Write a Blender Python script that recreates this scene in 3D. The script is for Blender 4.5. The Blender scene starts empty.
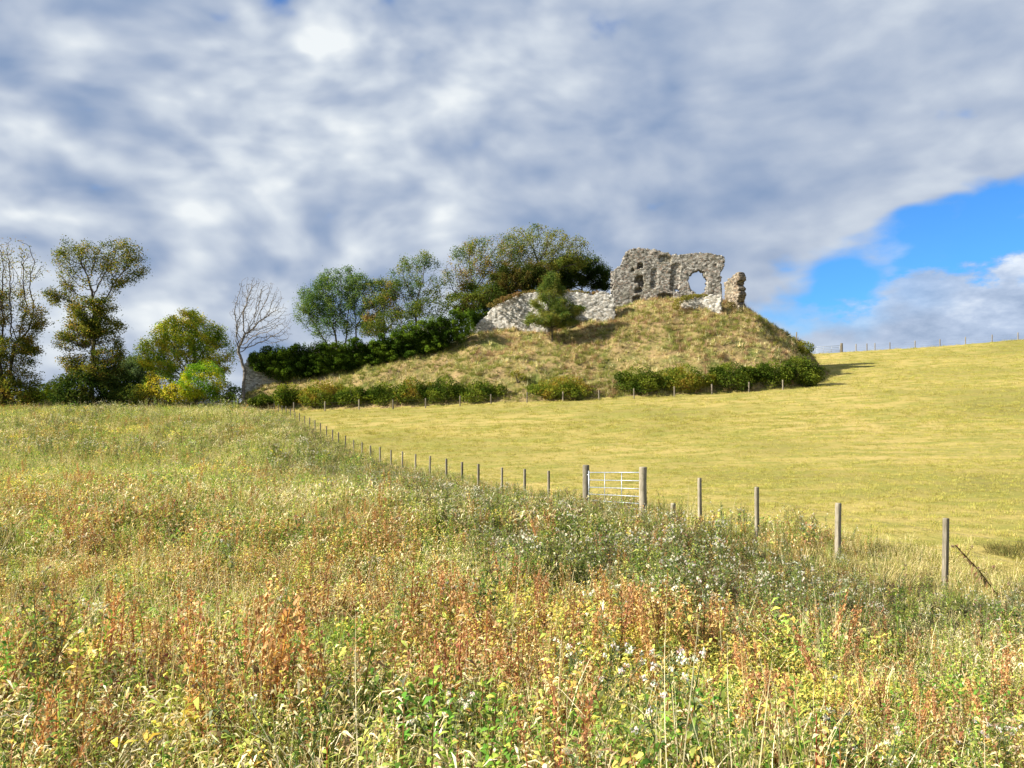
import bpy, math, random
import numpy as np
from mathutils import Vector, Matrix
R = math.radians
scene = bpy.context.scene
col = scene.collection
rng = np.random.default_rng(11)

# ---------------------------------------------------------------- camera
F = 768.0; HORIZ = 400.0            # focal length in pixels, height of the horizon in the picture
cam_d = bpy.data.cameras.new('camera'); cam = bpy.data.objects.new('camera', cam_d); col.objects.link(cam)
cam_d.sensor_width = 36.0; cam_d.lens = 36.0 * F / 1024.0
cam_d.shift_y = (HORIZ - 384.0) / 1024.0
cam_d.clip_start = 0.05; cam_d.clip_end = 12000
cam.location = (0, 0, 0); cam.rotation_euler = (R(90), 0, 0)
scene.camera = cam
scene.render.resolution_x = 1024; scene.render.resolution_y = 768

# ---------------------------------------------------------------- sun, sky, exposure
SUN_AZ = 257.0; SUN_EL = 31.0       # azimuth clockwise from +Y
sd = bpy.data.lights.new('sun', 'SUN'); so = bpy.data.objects.new('sun', sd); col.objects.link(so)
sd.energy = 5.0; sd.angle = R(0.6); sd.color = (1.0, 0.93, 0.80)
sv = Vector((math.sin(R(SUN_AZ)) * math.cos(R(SUN_EL)), math.cos(R(SUN_AZ)) * math.cos(R(SUN_EL)), math.sin(R(SUN_EL))))
so.rotation_euler = sv.to_track_quat('Z', 'Y').to_euler()
vs = scene.view_settings
vs.view_transform = 'Standard'; vs.look = 'None'; vs.gamma = 1.0; vs.use_curve_mapping = False
vs.exposure = 1.4
cy = scene.cycles
cy.max_bounces = 5; cy.diffuse_bounces = 2; cy.glossy_bounces = 1; cy.transmission_bounces = 3; cy.transparent_max_bounces = 4
cy.caustics_reflective = False; cy.caustics_refractive = False

class NT:
    """small helper around a node tree"""
    def __init__(s, tree): s.t = tree; s.n = tree.nodes; s.l = tree.links
    def node(s, kind, **kw):
        n = s.n.new(kind)
        for k, v in kw.items(): setattr(n, k, v)
        return n
    def put(s, sock, v):
        if hasattr(v, 'is_linked') or hasattr(v, 'links'): s.l.new(v, sock)
        else: sock.default_value = v
    def math(s, op, a, b=0.0, c=0.0, clamp=False):
        n = s.node('ShaderNodeMath', operation=op, use_clamp=clamp)
        s.put(n.inputs[0], a); s.put(n.inputs[1], b); s.put(n.inputs[2], c); return n.outputs[0]
    def vmath(s, op, a, b=(0, 0, 0), out=0):
        n = s.node('ShaderNodeVectorMath', operation=op)
        s.put(n.inputs[0], a); s.put(n.inputs[1], b); return n.outputs[out]
    def noise(s, vec, scale, detail=4.0, rough=0.55, dist=0.0, out='Fac'):
        n = s.node('ShaderNodeTexNoise'); s.put(n.inputs['Vector'], vec)
        n.inputs['Scale'].default_value = scale; n.inputs['Detail'].default_value = detail
        n.inputs['Roughness'].default_value = rough; n.inputs['Distortion'].default_value = dist
        return n.outputs[out]
    def voronoi(s, vec, scale, feature='F1', out='Distance', rand=1.0):
        n = s.node('ShaderNodeTexVoronoi', feature=feature); s.put(n.inputs['Vector'], vec)
        n.inputs['Scale'].default_value = scale; n.inputs['Randomness'].default_value = rand
        return n.outputs[out]
    def mapping(s, vec, loc=(0, 0, 0), rot=(0, 0, 0), scale=(1, 1, 1)):
        n = s.node('ShaderNodeMapping'); s.put(n.inputs[0], vec)
        n.inputs[1].default_value = loc; n.inputs[2].default_value = rot; n.inputs[3].default_value = scale
        return n.outputs[0]
    def ramp(s, fac, stops, interp='LINEAR'):
        n = s.node('ShaderNodeValToRGB'); n.color_ramp.interpolation = interp
        e = n.color_ramp.elements
        while len(e) < len(stops): e.new(0.5)
        for k, (p, c) in enumerate(stops):
            e[k].position = p; e[k].color = tuple(c) + (1,) if len(c) == 3 else c
        s.put(n.inputs[0], fac); return n.outputs[0]
    def mix(s, fac, a, b, blend='MIX'):
        n = s.node('ShaderNodeMix', data_type='RGBA', blend_type=blend)
        s.put(n.inputs[0], fac); s.put(n.inputs[6], a); s.put(n.inputs[7], b); return n.outputs[2]
    def maprange(s, v, a, b, c=0.0, d=1.0, smooth=True):
        n = s.node('ShaderNodeMapRange'); n.interpolation_type = 'SMOOTHSTEP' if smooth else 'LINEAR'
        s.put(n.inputs[0], v)
        for k, x in enumerate((a, b, c, d)): n.inputs[k + 1].default_value = x
        return n.outputs[0]

def build_world():
    w = bpy.data.worlds.new('World'); scene.world = w; w.use_nodes = True
    nt = NT(w.node_tree); nt.n.clear()
    tc = nt.node('ShaderNodeTexCoord').outputs['Generated']
    sky = nt.node('ShaderNodeTexSky'); sky.sky_type = 'NISHITA'; sky.sun_disc = False
    sky.sun_elevation = R(SUN_EL); sky.sun_rotation = R(SUN_AZ); sky.air_density = 1.0; sky.dust_density = 0.3; sky.ozone_density = 2.0
    bg1 = nt.node('ShaderNodeBackground'); nt.l.new(nt.mix(1.0, sky.outputs[0], (0.30, 0.78, 1.35, 1), 'MULTIPLY'), bg1.inputs[0]); bg1.inputs[1].default_value = 0.05
    sep = nt.node('ShaderNodeSeparateXYZ'); nt.l.new(tc, sep.inputs[0])
    zz = nt.math('ADD', nt.math('MAXIMUM', sep.outputs[2], 0.0), 0.16)
    comb = nt.node('ShaderNodeCombineXYZ')
    nt.l.new(nt.math('DIVIDE', sep.outputs[0], zz), comb.inputs[0]); nt.l.new(nt.math('DIVIDE', sep.outputs[1], zz), comb.inputs[1])
    p = comb.outputs[0]
    pr = nt.mapping(tc, loc=CLOUD_LOC, rot=(0, R(CLOUD_ROT), 0), scale=(1.0, 1.0, 1.75))
    pa = pr
    warp = nt.noise(pr, 3.0, 2.0, 0.5, out='Color')
    pw = nt.vmath('ADD', pa, nt.vmath('SCALE', warp, (0, 0, 0)))
    sc = pw.node
    s2 = nt.node('ShaderNodeVectorMath', operation='SCALE'); nt.l.new(nt.vmath('SUBTRACT', warp, (0.5, 0.5, 0.5)), s2.inputs[0]); s2.inputs[3].default_value = WARP
    pw = nt.vmath('ADD', pa, s2.outputs[0])
    big = nt.noise(pw, 3.2, 2.0, 0.5)
    mid = nt.noise(pw, 11.5, 2.6, 0.45, 0.0)
    fine = nt.noise(nt.mapping(pw, loc=(7, 3, 1)), 20.0, 5.0, 0.55, 0.0)
    def bump(px, py, rad, amt):
        """a soft patch of the cloud sheet round one direction; rad in degrees"""
        d = Vector(((px - 512) / F, 1, (HORIZ - py) / F)).normalized()
        dot = nt.vmath('DOT_PRODUCT', nt.vmath('NORMALIZE', tc), tuple(d), out=1)
        return nt.math('MULTIPLY', nt.maprange(dot, math.cos(R(rad)), 1.0), amt)
    br = nt.math('ADD', nt.math('MULTIPLY_ADD', big, 0.42, 0.255), nt.math('MULTIPLY_ADD', nt.math('SUBTRACT', mid, 0.5), nt.maprange(sep.outputs[0], -0.25, 0.35, 1.75, 0.9), 0.675))
    br = nt.math('ADD', br, nt.math('MULTIPLY', fine, 0.26))
    for b in BRIGHT: br = nt.math('ADD', br, bump(*b))
    cloud = nt.ramp(nt.math('MULTIPLY', nt.math('SUBTRACT', br, 0.90), 1.25), CLOUD_STOPS)
    bg2 = nt.node('ShaderNodeBackground'); nt.l.new(cloud, bg2.inputs[0]); bg2.inputs[1].default_value = 1.0
    gap = nt.math('ADD', nt.math('MULTIPLY', nt.math('SUBTRACT', 0.5, mid), 1.5), nt.math('MULTIPLY', nt.math('SUBTRACT', fine, 0.5), 0.6))
    for b in GAPS: gap = nt.math('ADD', gap, bump(*b))
    gapm = nt.maprange(gap, 0.26, 0.72)
    # low band of cumulus near the horizon on the right
    ang = nt.math('DIVIDE', sep.outputs[2], nt.math('ADD', nt.math('ABSOLUTE', sep.outputs[1]), 0.02))
    cum = nt.noise(nt.mapping(tc, scale=(1, 1, 2.2)), 9.0, 7.0, 0.6)
    side = nt.maprange(sep.outputs[0], 0.22, 0.55)
    edge = nt.math('SUBTRACT', nt.math('ADD', nt.math('MULTIPLY', cum, 0.22), nt.math('MULTIPLY', side, 0.085)), ang)
    cm = nt.math('MULTIPLY', nt.maprange(edge, 0.015, 0.045), side)
    gapm = nt.math('MULTIPLY', gapm, nt.math('SUBTRACT', 1.0, cm))
    cumcol = nt.ramp(nt.noise(nt.mapping(tc, loc=(.3, 0, .02), scale=(1, 1, 2.2)), 13.0, 5.0, 0.6), [(0.35, (0.13, 0.17, 0.24)), (0.52, (0.20, 0.24, 0.31)), (0.72, (0.32, 0.35, 0.39))])
    bg3 = nt.node('ShaderNodeBackground'); nt.l.new(cumcol, bg3.inputs[0])
    m0 = nt.node('ShaderNodeMixShader'); nt.put(m0.inputs[0], cm); nt.l.new(bg2.outputs[0], m0.inputs[1]); nt.l.new(bg3.outputs[0], m0.inputs[2])
    m = nt.node('ShaderNodeMixShader'); nt.put(m.inputs[0], nt.math('MULTIPLY', gapm, 0.97)); nt.l.new(m0.outputs[0], m.inputs[1]); nt.l.new(bg1.outputs[0], m.inputs[2])
    out = nt.node('ShaderNodeOutputWorld'); nt.l.new(m.outputs[0], out.inputs[0])
    w.cycles.sampling_method = 'MANUAL'; w.cycles.sample_map_resolution = 512

CLOUD_ROT = 14; WARP = 0.12; CLOUD_LOC = (7.5, 2.1, 3)
CLOUD_STOPS = [(0.0, (0.095, 0.133, 0.205)), (0.25, (0.135, 0.168, 0.23)), (0.5, (0.185, 0.213, 0.262)), (0.75, (0.25, 0.275, 0.308)), (1.0, (0.335, 0.352, 0.362))]
BRIGHT = [(80, 170, 16, 0.08), (240, 110, 15, 0.05), (640, 40, 12, 0.10), (20, 90, 12, -0.22), (480, 180, 12, 0.0), (640, 190, 14, -0.12),
          (800, 40, 16, -0.08), (900, 60, 10, 0.04), (30, 350, 12, 0.1), (1000, 175, 9, 0.08), (800, 290, 8, 0.10), (740, 250, 8, -0.04), (250, 240, 10, -0.07), (420, 20, 9, -0.05)]
GAPS = [(955, 246, 5.5, 0.58), (880, 262, 5, 0.42), (1060, 235, 6, 0.5), (405, 240, 3.0, 0.2), (390, 60, 5, 0.2), (570, 15, 5, 0.16), (320, 5, 5, 0.15), (270, 60, 5, 0.15), (810, 315, 6, 0.5)]
build_world()

# ---------------------------------------------------------------- numpy helpers
def _h(i, j, seed):
    n = (i.astype(np.int64) * 374761393 + j.astype(np.int64) * 668265263 + seed * 1442695041) & 0x7fffffff
    n = ((n ^ (n >> 13)) * 1274126177) & 0x7fffffff
    return ((n ^ (n >> 16)) & 0xffff) / 65535.0
def vn(x, y, seed=0):
    x = np.asarray(x, float); y = np.asarray(y, float)
    i = np.floor(x); j = np.floor(y); u = x - i; v = y - j
    u = u * u * (3 - 2 * u); v = v * v * (3 - 2 * v)
    a = _h(i, j, seed); b = _h(i + 1, j, seed); c = _h(i, j + 1, seed); d = _h(i + 1, j + 1, seed)
    return a + (b - a) * u + (c - a) * v + (a - b - c + d) * u * v
def fbm(x, y, seed=0, o=4):
    s = 0; a = 0.5; t = 0
    for k in range(o):
        s = s + a * vn(x * 2 ** k, y * 2 ** k, seed + 17 * k); t += a; a *= 0.5
    return s / t
def sstep(v, a, b):
    t = np.clip((v - a) / (b - a), 0, 1); return t * t * (3 - 2 * t)

# ---------------------------------------------------------------- the lie of the land
def fence_x(y): return 14.86 - 0.4574 * y              # the long boundary fence
_zy = [-40, 0, 4, 7, 10, 14, 17, 21, 24, 29, 34, 40, 50, 60, 68, 77, 90, 105, 115, 140]
_zl = [-1.5, -1.72, -2.2, -2.78, -3.25, -3.5, -3.5, -3.45, -3.62, -3.85, -4.05, -4.2, -4.22, -4.0, -3.4, -2.7, -1.95, -1.35, -0.95, -0.9]
_zr = list(_zl); _zr[-2] = -0.7; _zr[-1] = 1.65
def base_z(x, y):
    s = np.minimum(x - fence_x(np.minimum(y, 141)), 190)
    zl = np.interp(y, _zy, _zl); zr = np.interp(y, _zy, _zr)
    zb = zl + (zr - zl) * sstep(s, 0, 40)
    k = np.interp(y, [0, 12, 25, 60, 95, 115, 140], [0, 0.01, 0.03, 0.04, 0.048, 0.056, 0.065])
    z = zb + k * np.maximum(s, 0)
    far = np.maximum(y - 141, 0)
    z = z - 0.09 * far + 0.00002 * far * far * (far < 2250)
    z = np.where(y > 141, np.maximum(z, -25 - 0 * y), z)
    z = z + (fbm(x * 0.22, y * 0.22, 5, 3) - 0.5) * 0.22 * sstep(y, 2, 12)
    z = z + (fbm(x * 0.05, y * 0.05, 9, 2) - 0.5) * 0.5 * sstep(s, 3, 30)
    return z
def crest_y(x): return 108 + 9 * sstep(x, -20, 15)
def foot_y(x): return np.interp(x, [-36, -20, 0, 20, 34, 37, 41, 44], [101.5, 96, 93.4, 93.6, 95.5, 97, 105, 112])
_cpx = [228, 245, 260, 285, 300, 350, 400, 460, 490, 540, 600, 615, 650, 690, 740, 757, 780, 800, 812, 818, 830]
_cpy = [402, 392, 388, 378, 376, 367, 358, 341, 331, 325, 316, 309, 300, 299, 303, 317, 330, 342, 353, 366, 385]
def ground_z(x, y):
    x = np.asarray(x, float); y = np.asarray(y, float)
    b = base_z(x, y)
    cyv = crest_y(x); px = 512 + F * x / cyv
    cz = (HORIZ - np.interp(px, _cpx, _cpy, left=420, right=400)) / F * cyv
    fy = foot_y(x); t = np.clip((y - fy) / np.maximum(cyv - fy, 5), 0, 1)
    prof = 0.30 * t + 0.70 * sstep(t, -0.35, 1.15) - 0.70 * sstep(0, -0.35, 1.15) * (1 - t) - 0.0 * t
    prof = np.clip(prof / (0.30 + 0.70 * sstep(1, -0.35, 1.15)), 0, 1)
    back = 1 - sstep(y, cyv + 24, cyv + 60)
    rough = (fbm(x * 0.35, y * 0.35, 21, 3) - 0.5) * 1.7 * np.clip(t * 5, 0, 1) * (1 - 0.6 * sstep(t, 0.85, 1.0))
    m = np.maximum(cz - b, 0) * prof * back
    inside = (x > -37) & (x < 47)
    return b + np.where(inside & (m > 0), m + rough * np.clip(m, 0, 1), 0)
def mound_h(x, y):
    return ground_z(x, y) - base_z(x, y)
def gz(x, y): return float(ground_z(np.array([x]), np.array([y]))[0])
def W(px, py, Y):
    """the point seen at this place of the picture, Y metres away"""
    return ((px - 512) / F * Y, Y, (HORIZ - py) / F * Y)

# ---------------------------------------------------------------- objects
def link(o, parent=None, label=None, cat=None, group=None, kind=None):
    col.objects.link(o)
    if parent is not None: o.parent = parent
    if label: o['label'] = label
    if cat: o['category'] = cat
    if group: o['group'] = group
    if kind: o['kind'] = kind
    return o
def empty(name, loc, label, cat, group=None, rz=0):
    o = bpy.data.objects.new(name, None); o.location = loc; o.rotation_euler = (0, 0, rz); o.empty_display_size = 0.5
    return link(o, None, label, cat, group)
def mesh_np(name, V, Q, C=None, smooth=False):
    """V verts, Q faces (n,3) or (n,4) or a list of both, C colour per vertex"""
    me = bpy.data.meshes.new(name)
    Qs = Q if isinstance(Q, list) else [Q]
    Qs = [q for q in Qs if len(q)]
    V = np.asarray(V, np.float32)
    me.vertices.add(len(V)); me.vertices.foreach_set('co', V.ravel())
    loops = np.concatenate([q.ravel() for q in Qs]).astype(np.int32)
    tot = np.concatenate([np.full(len(q), q.shape[1]) for q in Qs]).astype(np.int32)
    st = np.concatenate([[0], np.cumsum(tot)[:-1]]).astype(np.int32)
    me.loops.add(len(loops)); me.loops.foreach_set('vertex_index', loops)
    me.polygons.add(len(tot)); me.polygons.foreach_set('loop_start', st)
    try: me.polygons.foreach_set('loop_total', tot)
    except Exception: pass
    if smooth: me.polygons.foreach_set('use_smooth', np.ones(len(tot), bool))
    if C is not None:
        a = me.color_attributes.new('Col', 'FLOAT_COLOR', 'POINT')
        c = np.ones((len(V), 4), np.float32); c[:, :3] = C
        a.data.foreach_set('color', c.ravel())
    me.update(calc_edges=True); me.validate()
    return me
def obj_np(name, V, Q, mat, C=None, smooth=False, parent=None, **tags):
    me = mesh_np(name, V, Q, C, smooth)
    if mat: me.materials.append(mat)
    return link(bpy.data.objects.new(name, me), parent, **tags)

class MB:
    """collects faces for one mesh"""
    def __init__(s): s.v = []; s.f3 = []; s.f4 = []; s.c = []
    def add(s, V, faces, c=(1, 1, 1)):
        o = len(s.v); s.v += [tuple(p) for p in V]; s.c += [c] * len(V)
        for f in faces: (s.f3 if len(f) == 3 else s.f4).append(tuple(i + o for i in f))
    def box(s, c, size, rot=None, col_=(1, 1, 1), bevel=0.0):
        x, y, z = [k / 2 for k in size]
        P = [Vector((sx * x, sy * y, sz * z)) for sz in (-1, 1) for sy in (-1, 1) for sx in (-1, 1)]
        if rot is not None: P = [rot @ p for p in P]
        c = Vector(c)
        s.add([p + c for p in P], [(0, 2, 3, 1), (4, 5, 7, 6), (0, 1, 5, 4), (2, 6, 7, 3), (0, 4, 6, 2), (1, 3, 7, 5)], col_)
    def tube(s, pts, rads, n=8, col_=(1, 1, 1), cap=True):
        pts = [Vector(p) for p in pts]
        rings = []
        for k, p in enumerate(pts):
            d = (pts[min(k + 1, len(pts) - 1)] - pts[max(k - 1, 0)]).normalized()
            a = d.orthogonal().normalized() if k == 0 else (a - d * a.dot(d)).normalized()
            b = d.cross(a)
            rings.append([p + (a * math.cos(2 * math.pi * j / n) + b * math.sin(2 * math.pi * j / n)) * rads[k] for j in range(n)])
        V = [q for r in rings for q in r]; fs = []
        for k in range(len(pts) - 1):
            for j in range(n):
                fs.append((k * n + j, k * n + (j + 1) % n, (k + 1) * n + (j + 1) % n, (k + 1) * n + j))
        if cap:
            V += [pts[0], pts[-1]]; m = len(V)
            for j in range(n):
                fs.append((m - 2, (j + 1) % n, j)); fs.append((m - 1, (len(pts) - 1) * n + j, (len(pts) - 1) * n + (j + 1) % n))
        s.add(V, fs, col_)
    def build(s, name, mat, parent=None, smooth=False, **tags):
        qs = []
        if s.f3: qs.append(np.array(s.f3))
        if s.f4: qs.append(np.array(s.f4))
        return obj_np(name, np.array([tuple(p) for p in s.v]), qs, mat, np.array(s.c), smooth, parent, **tags)

# ---------------------------------------------------------------- materials
def new_mat(name):
    m = bpy.data.materials.new(name); m.use_nodes = True
    nt = NT(m.node_tree); nt.n.clear()
    out = nt.node('ShaderNodeOutputMaterial')
    return m, nt, out
def principled(nt, out, color, rough=0.9, bump=None, bstr=0.5, bdist=0.05, spec=0.2, metal=0.0):
    b = nt.node('ShaderNodeBsdfPrincipled')
    nt.put(b.inputs['Base Color'], color); nt.put(b.inputs['Roughness'], rough)
    b.inputs['Specular IOR Level'].default_value = spec; nt.put(b.inputs['Metallic'], metal)
    if bump is not None:
        bn = nt.node('ShaderNodeBump'); bn.inputs['Strength'].default_value = bstr; bn.inputs['Distance'].default_value = bdist
        nt.l.new(bump, bn.inputs['Height']); nt.l.new(bn.outputs[0], b.inputs['Normal'])
    nt.l.new(b.outputs[0], out.inputs[0]); return b
def leaf_material(name, trans=0.35, var=0.35, tint=(1, 1, 1), hue=0.03):
    """foliage: the leaf's own colour from the mesh, a little variety from plant to plant, light passing through"""
    m, nt, out = new_mat(name)
    a = nt.node('ShaderNodeAttribute'); a.attribute_name = 'Col'
    oi = nt.node('ShaderNodeObjectInfo')
    c = nt.mix(1.0, a.outputs[0], tuple(tint) + (1,), 'MULTIPLY')
    hs = nt.node('ShaderNodeHueSaturation'); nt.l.new(c, hs.inputs['Color'])
    nt.l.new(nt.math('MULTIPLY_ADD', oi.outputs['Random'], var, 1 - var / 2), hs.inputs['Value'])
    r2 = nt.math('FRACT', nt.math('MULTIPLY', oi.outputs['Random'], 37.7))
    nt.l.new(nt.math('MULTIPLY_ADD', r2, hue, 0.5 - hue / 2), hs.inputs['Hue'])
    d = nt.node('ShaderNodeBsdfDiffuse'); t = nt.node('ShaderNodeBsdfTranslucent')
    nt.l.new(hs.outputs[0], d.inputs[0]); nt.l.new(nt.mix(1.0, hs.outputs[0], (1.15, 1.1, 0.6, 1), 'MULTIPLY'), t.inputs[0])
    mx = nt.node('ShaderNodeMixShader'); mx.inputs[0].default_value = trans
    nt.l.new(d.outputs[0], mx.inputs[1]); nt.l.new(t.outputs[0], mx.inputs[2]); nt.l.new(mx.outputs[0], out.inputs[0])
    return m
M = {}
M['leaf'] = leaf_material('leaf', 0.35, .45, (1.14, 1.14, 1.14))
M['treeleaf'] = leaf_material('tree_leaf', 0.4, 0.0, hue=0.0)
M['blade'] = leaf_material('grass_blade', 0.3, 0.35, (1.08, 1.08, 1.08), hue=0.02)
def mat_bark(name, c1, c2):
    m, nt, out = new_mat(name)
    g = nt.node('ShaderNodeNewGeometry').outputs['Position']
    n = nt.noise(nt.mapping(g, scale=(1, 1, 0.4)), 3.0, 5.0, 0.6)
    principled(nt, out, nt.ramp(n, [(0.35, c1), (0.65, c2)]), 0.95, n, 0.6, 0.05)
    return m
M['bark'] = mat_bark('bark', (0.045, 0.035, 0.026), (0.12, 0.10, 0.075))
M['bark_grey'] = mat_bark('bark_grey', (0.10, 0.09, 0.08), (0.24, 0.21, 0.18))

# ---- ground
def mat_pasture():
    m, nt, out = new_mat('pasture_grass')
    g = nt.node('ShaderNodeNewGeometry').outputs['Position']
    big = nt.noise(g, 0.05, 3.0, 0.55); mid = nt.noise(nt.mapping(g, scale=(0.6, 1.3, 1)), 0.5, 4.0, 0.6)
    fine = nt.noise(nt.mapping(g, scale=(1.0, 0.45, 1)), 5.5, 4.0, 0.7)
    c = nt.ramp(big, [(0.35, (0.20, 0.175, 0.052)), (0.50, (0.325, 0.262, 0.085)), (0.68, (0.385, 0.295, 0.112))])
    c = nt.mix(nt.maprange(mid, 0.40, 0.64), c, (0.215, 0.205, 0.05, 1))
    c = nt.mix(nt.maprange(fine, 0.54, 0.70, 0, 0.8), c, (0.115, 0.13, 0.03, 1))
    c = nt.mix(nt.maprange(fine, 0.42, 0.28, 0, 0.6), c, (0.37, 0.33, 0.13, 1))
    h = nt.math('ADD', nt.math('MULTIPLY', fine, 0.5), nt.math('MULTIPLY', mid, 1.0))
    principled(nt, out, c, 1.0, h, 0.9, 0.12, 0.05)
    return m
def mat_meadow():
    m, nt, out = new_mat('meadow_soil_and_litter')
    g = nt.node('ShaderNodeNewGeometry').outputs['Position']
    mid = nt.noise(g, 0.35, 5.0, 0.65); fine = nt.noise(g, 6.0, 5.0, 0.7)
    c = nt.ramp(mid, [(0.3, (0.045, 0.055, 0.018)), (0.5, (0.08, 0.075, 0.03)), (0.7, (0.12, 0.085, 0.04))])
    c = nt.mix(nt.maprange(fine, 0.45, 0.65, 0, 0.8), c, (0.05, 0.055, 0.018, 1))
    principled(nt, out, c, 1.0, fine, 1.0, 0.2, 0.05)
    return m
def mat_mound():
    m, nt, out = new_mat('mound_turf')
    g = nt.node('ShaderNodeNewGeometry').outputs['Position']
    mid = nt.noise(g, 0.3, 5.0, 0.65); fine = nt.noise(g, 3.0, 5.0, 0.7)
    c = nt.ramp(mid, [(0.35, (0.12, 0.14, 0.035)), (0.52, (0.26, 0.20, 0.085)), (0.68, (0.32, 0.22, 0.12))])
    c = nt.mix(nt.maprange(fine, 0.5, 0.68, 0, 0.85), c, (0.055, 0.05, 0.02, 1))
    principled(nt, out, c, 1.0, fine, 1.0, 0.25, 0.05)
    return m
M['pasture'] = mat_pasture(); M['meadow'] = mat_meadow(); M['mound'] = mat_mound()

def mat_stone(name, base, dark, light, tint, scale=3.4, mort=0.45, dirt=0.45):
    m, nt, out = new_mat(name)
    tc = nt.node('ShaderNodeTexCoord').outputs['Object']
    wv = nt.noise(tc, 1.5, 2.0, 0.5, out='Color')
    s2 = nt.node('ShaderNodeVectorMath', operation='SCALE'); nt.l.new(nt.vmath('SUBTRACT', wv, (0.5, 0.5, 0.5)), s2.inputs[0]); s2.inputs[3].default_value = 0.35
    v = nt.mapping(nt.vmath('ADD', tc, s2.outputs[0]), scale=(1, 1, 1.7))
    cell = nt.voronoi(v, scale, 'F1', 'Color', 0.95); edge = nt.voronoi(v, scale, 'DISTANCE_TO_EDGE', 'Distance', 0.95)
    sp = nt.node('ShaderNodeSeparateColor'); nt.l.new(cell, sp.inputs[0])
    patch = nt.noise(tc, 0.45, 4.0, 0.6); grain = nt.noise(tc, 9.0, 5.0, 0.7)
    c = nt.ramp(sp.outputs[0], [(0.0, dark), (0.45, base), (0.8, light), (1.0, tuple(min(1, k * 1.25) for k in light))])
    c = nt.mix(nt.maprange(sp.outputs[1], 0.72, 0.9, 0, 0.55), c, tuple(tint) + (1,))
    c = nt.mix(nt.maprange(patch, 0.50, 0.68, 0, dirt), c, (0.16, 0.15, 0.10, 1))
    c = nt.mix(nt.maprange(grain, 0.5, 0.75, 0, 0.4), c, tuple(dark) + (1,))
    c = nt.mix(nt.maprange(edge, 0.07, 0.015, 0, mort), c, tuple(k * 0.55 for k in dark) + (1,))
    h = nt.math('ADD', nt.maprange(edge, 0.0, 0.12), nt.math('MULTIPLY', grain, 0.5))
    principled(nt, out, c, 0.95, h, 0.5, 0.05, 0.1)
    return m
M['ruin'] = mat_stone('weathered_grey_rubble', (0.215, 0.205, 0.18), (0.075, 0.07, 0.06), (0.32, 0.305, 0.275), (0.25, 0.17, 0.125))
M['pale'] = mat_stone('pale_rubble', (0.40, 0.385, 0.35), (0.20, 0.19, 0.165), (0.54, 0.525, 0.49), (0.46, 0.39, 0.31), mort=.4, dirt=.2)
M['brown_ruin'] = mat_stone('brown_rubble', (0.17, 0.145, 0.11), (0.06, 0.05, 0.04), (0.28, 0.24, 0.185), (0.27, 0.19, 0.12))
def mat_wood(name, c1, c2, c3):
    m, nt, out = new_mat(name)
    tc = nt.node('ShaderNodeTexCoord').outputs['Object']
    g = nt.noise(nt.mapping(tc, scale=(1, 1, 0.08)), 40.0, 4.0, 0.6); p = nt.noise(tc, 4.0, 4.0, 0.6)
    oi = nt.node('ShaderNodeObjectInfo')
    c = nt.ramp(g, [(0.3, c1), (0.7, c2)]); c = nt.mix(nt.maprange(p, 0.5, 0.7, 0, 0.6), c, tuple(c3) + (1,))
    hs = nt.node('ShaderNodeHueSaturation'); nt.l.new(c, hs.inputs['Color']); nt.l.new(nt.math('MULTIPLY_ADD', oi.outputs['Random'], 0.5, 0.75), hs.inputs['Value'])
    principled(nt, out, hs.outputs[0], 0.9, g, 0.6, 0.01, 0.1)
    return m
M['wood'] = mat_wood('weathered_wood', (0.11, 0.095, 0.07), (0.30, 0.27, 0.21), (0.12, 0.115, 0.065))
M['wood_far'] = mat_wood('grey_wood', (0.14, 0.12, 0.09), (0.25, 0.22, 0.17), (0.12, 0.11, 0.08))
m_, nt_, out_ = new_mat('galvanised_steel'); _g = nt_.node('ShaderNodeTexCoord').outputs['Object']
_n = nt_.noise(_g, 8.0, 4.0, 0.6); principled(nt_, out_, nt_.ramp(_n, [(0.35, (0.24, 0.27, 0.31)), (0.65, (0.40, 0.43, 0.47))]), 0.45, spec=0.5, metal=0.35)
M['steel'] = m_
m_, nt_, out_ = new_mat('old_wire'); principled(nt_, out_, (0.10, 0.09, 0.08, 1), 0.8); M['wire'] = m_

# ---------------------------------------------------------------- ground sheets
def axis(parts):
    out = []
    for a, b, st in parts:
        out += list(np.arange(a, b - 1e-6, st))
    out.append(parts[-1][1]); return np.array(out)
xs = np.concatenate([-np.geomspace(4000, 115, 24)[:-1], axis([(-115, -45, 1.2), (-45, 48, 0.55), (48, 130, 1.2)]), np.geomspace(130, 4000, 24)[1:]])
ys = np.concatenate([axis([(-30, 2, 2.0), (2, 40, 0.45), (40, 88, 0.8), (88, 122, 0.5), (122, 160, 1.2)]), np.geomspace(160, 5000, 26)[1:]])
GX, GY = np.meshgrid(xs, ys); GZ = ground_z(GX.ravel(), GY.ravel())
V = np.stack([GX.ravel(), GY.ravel(), GZ], 1)
nx, ny = len(xs), len(ys)
I = np.arange((ny - 1) * (nx - 1)); r = I // (nx - 1); c = I % (nx - 1); q0 = r * nx + c
Q = np.stack([q0, q0 + 1, q0 + nx + 1, q0 + nx], 1)
cx = V[Q].mean(1); side = cx[:, 0] - fence_x(cx[:, 1])
mh = mound_h(cx[:, 0], cx[:, 1])
is_mound = (mh > 0.12) & (cx[:, 1] > 90)
fence_w = side + (vn(cx[:, 1] * .5, cx[:, 1] * 0, 3) - .5)
is_past = (side > 0.2) & ~is_mound & ~((cx[:, 1] > 103) & (cx[:, 0] < -20))
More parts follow.
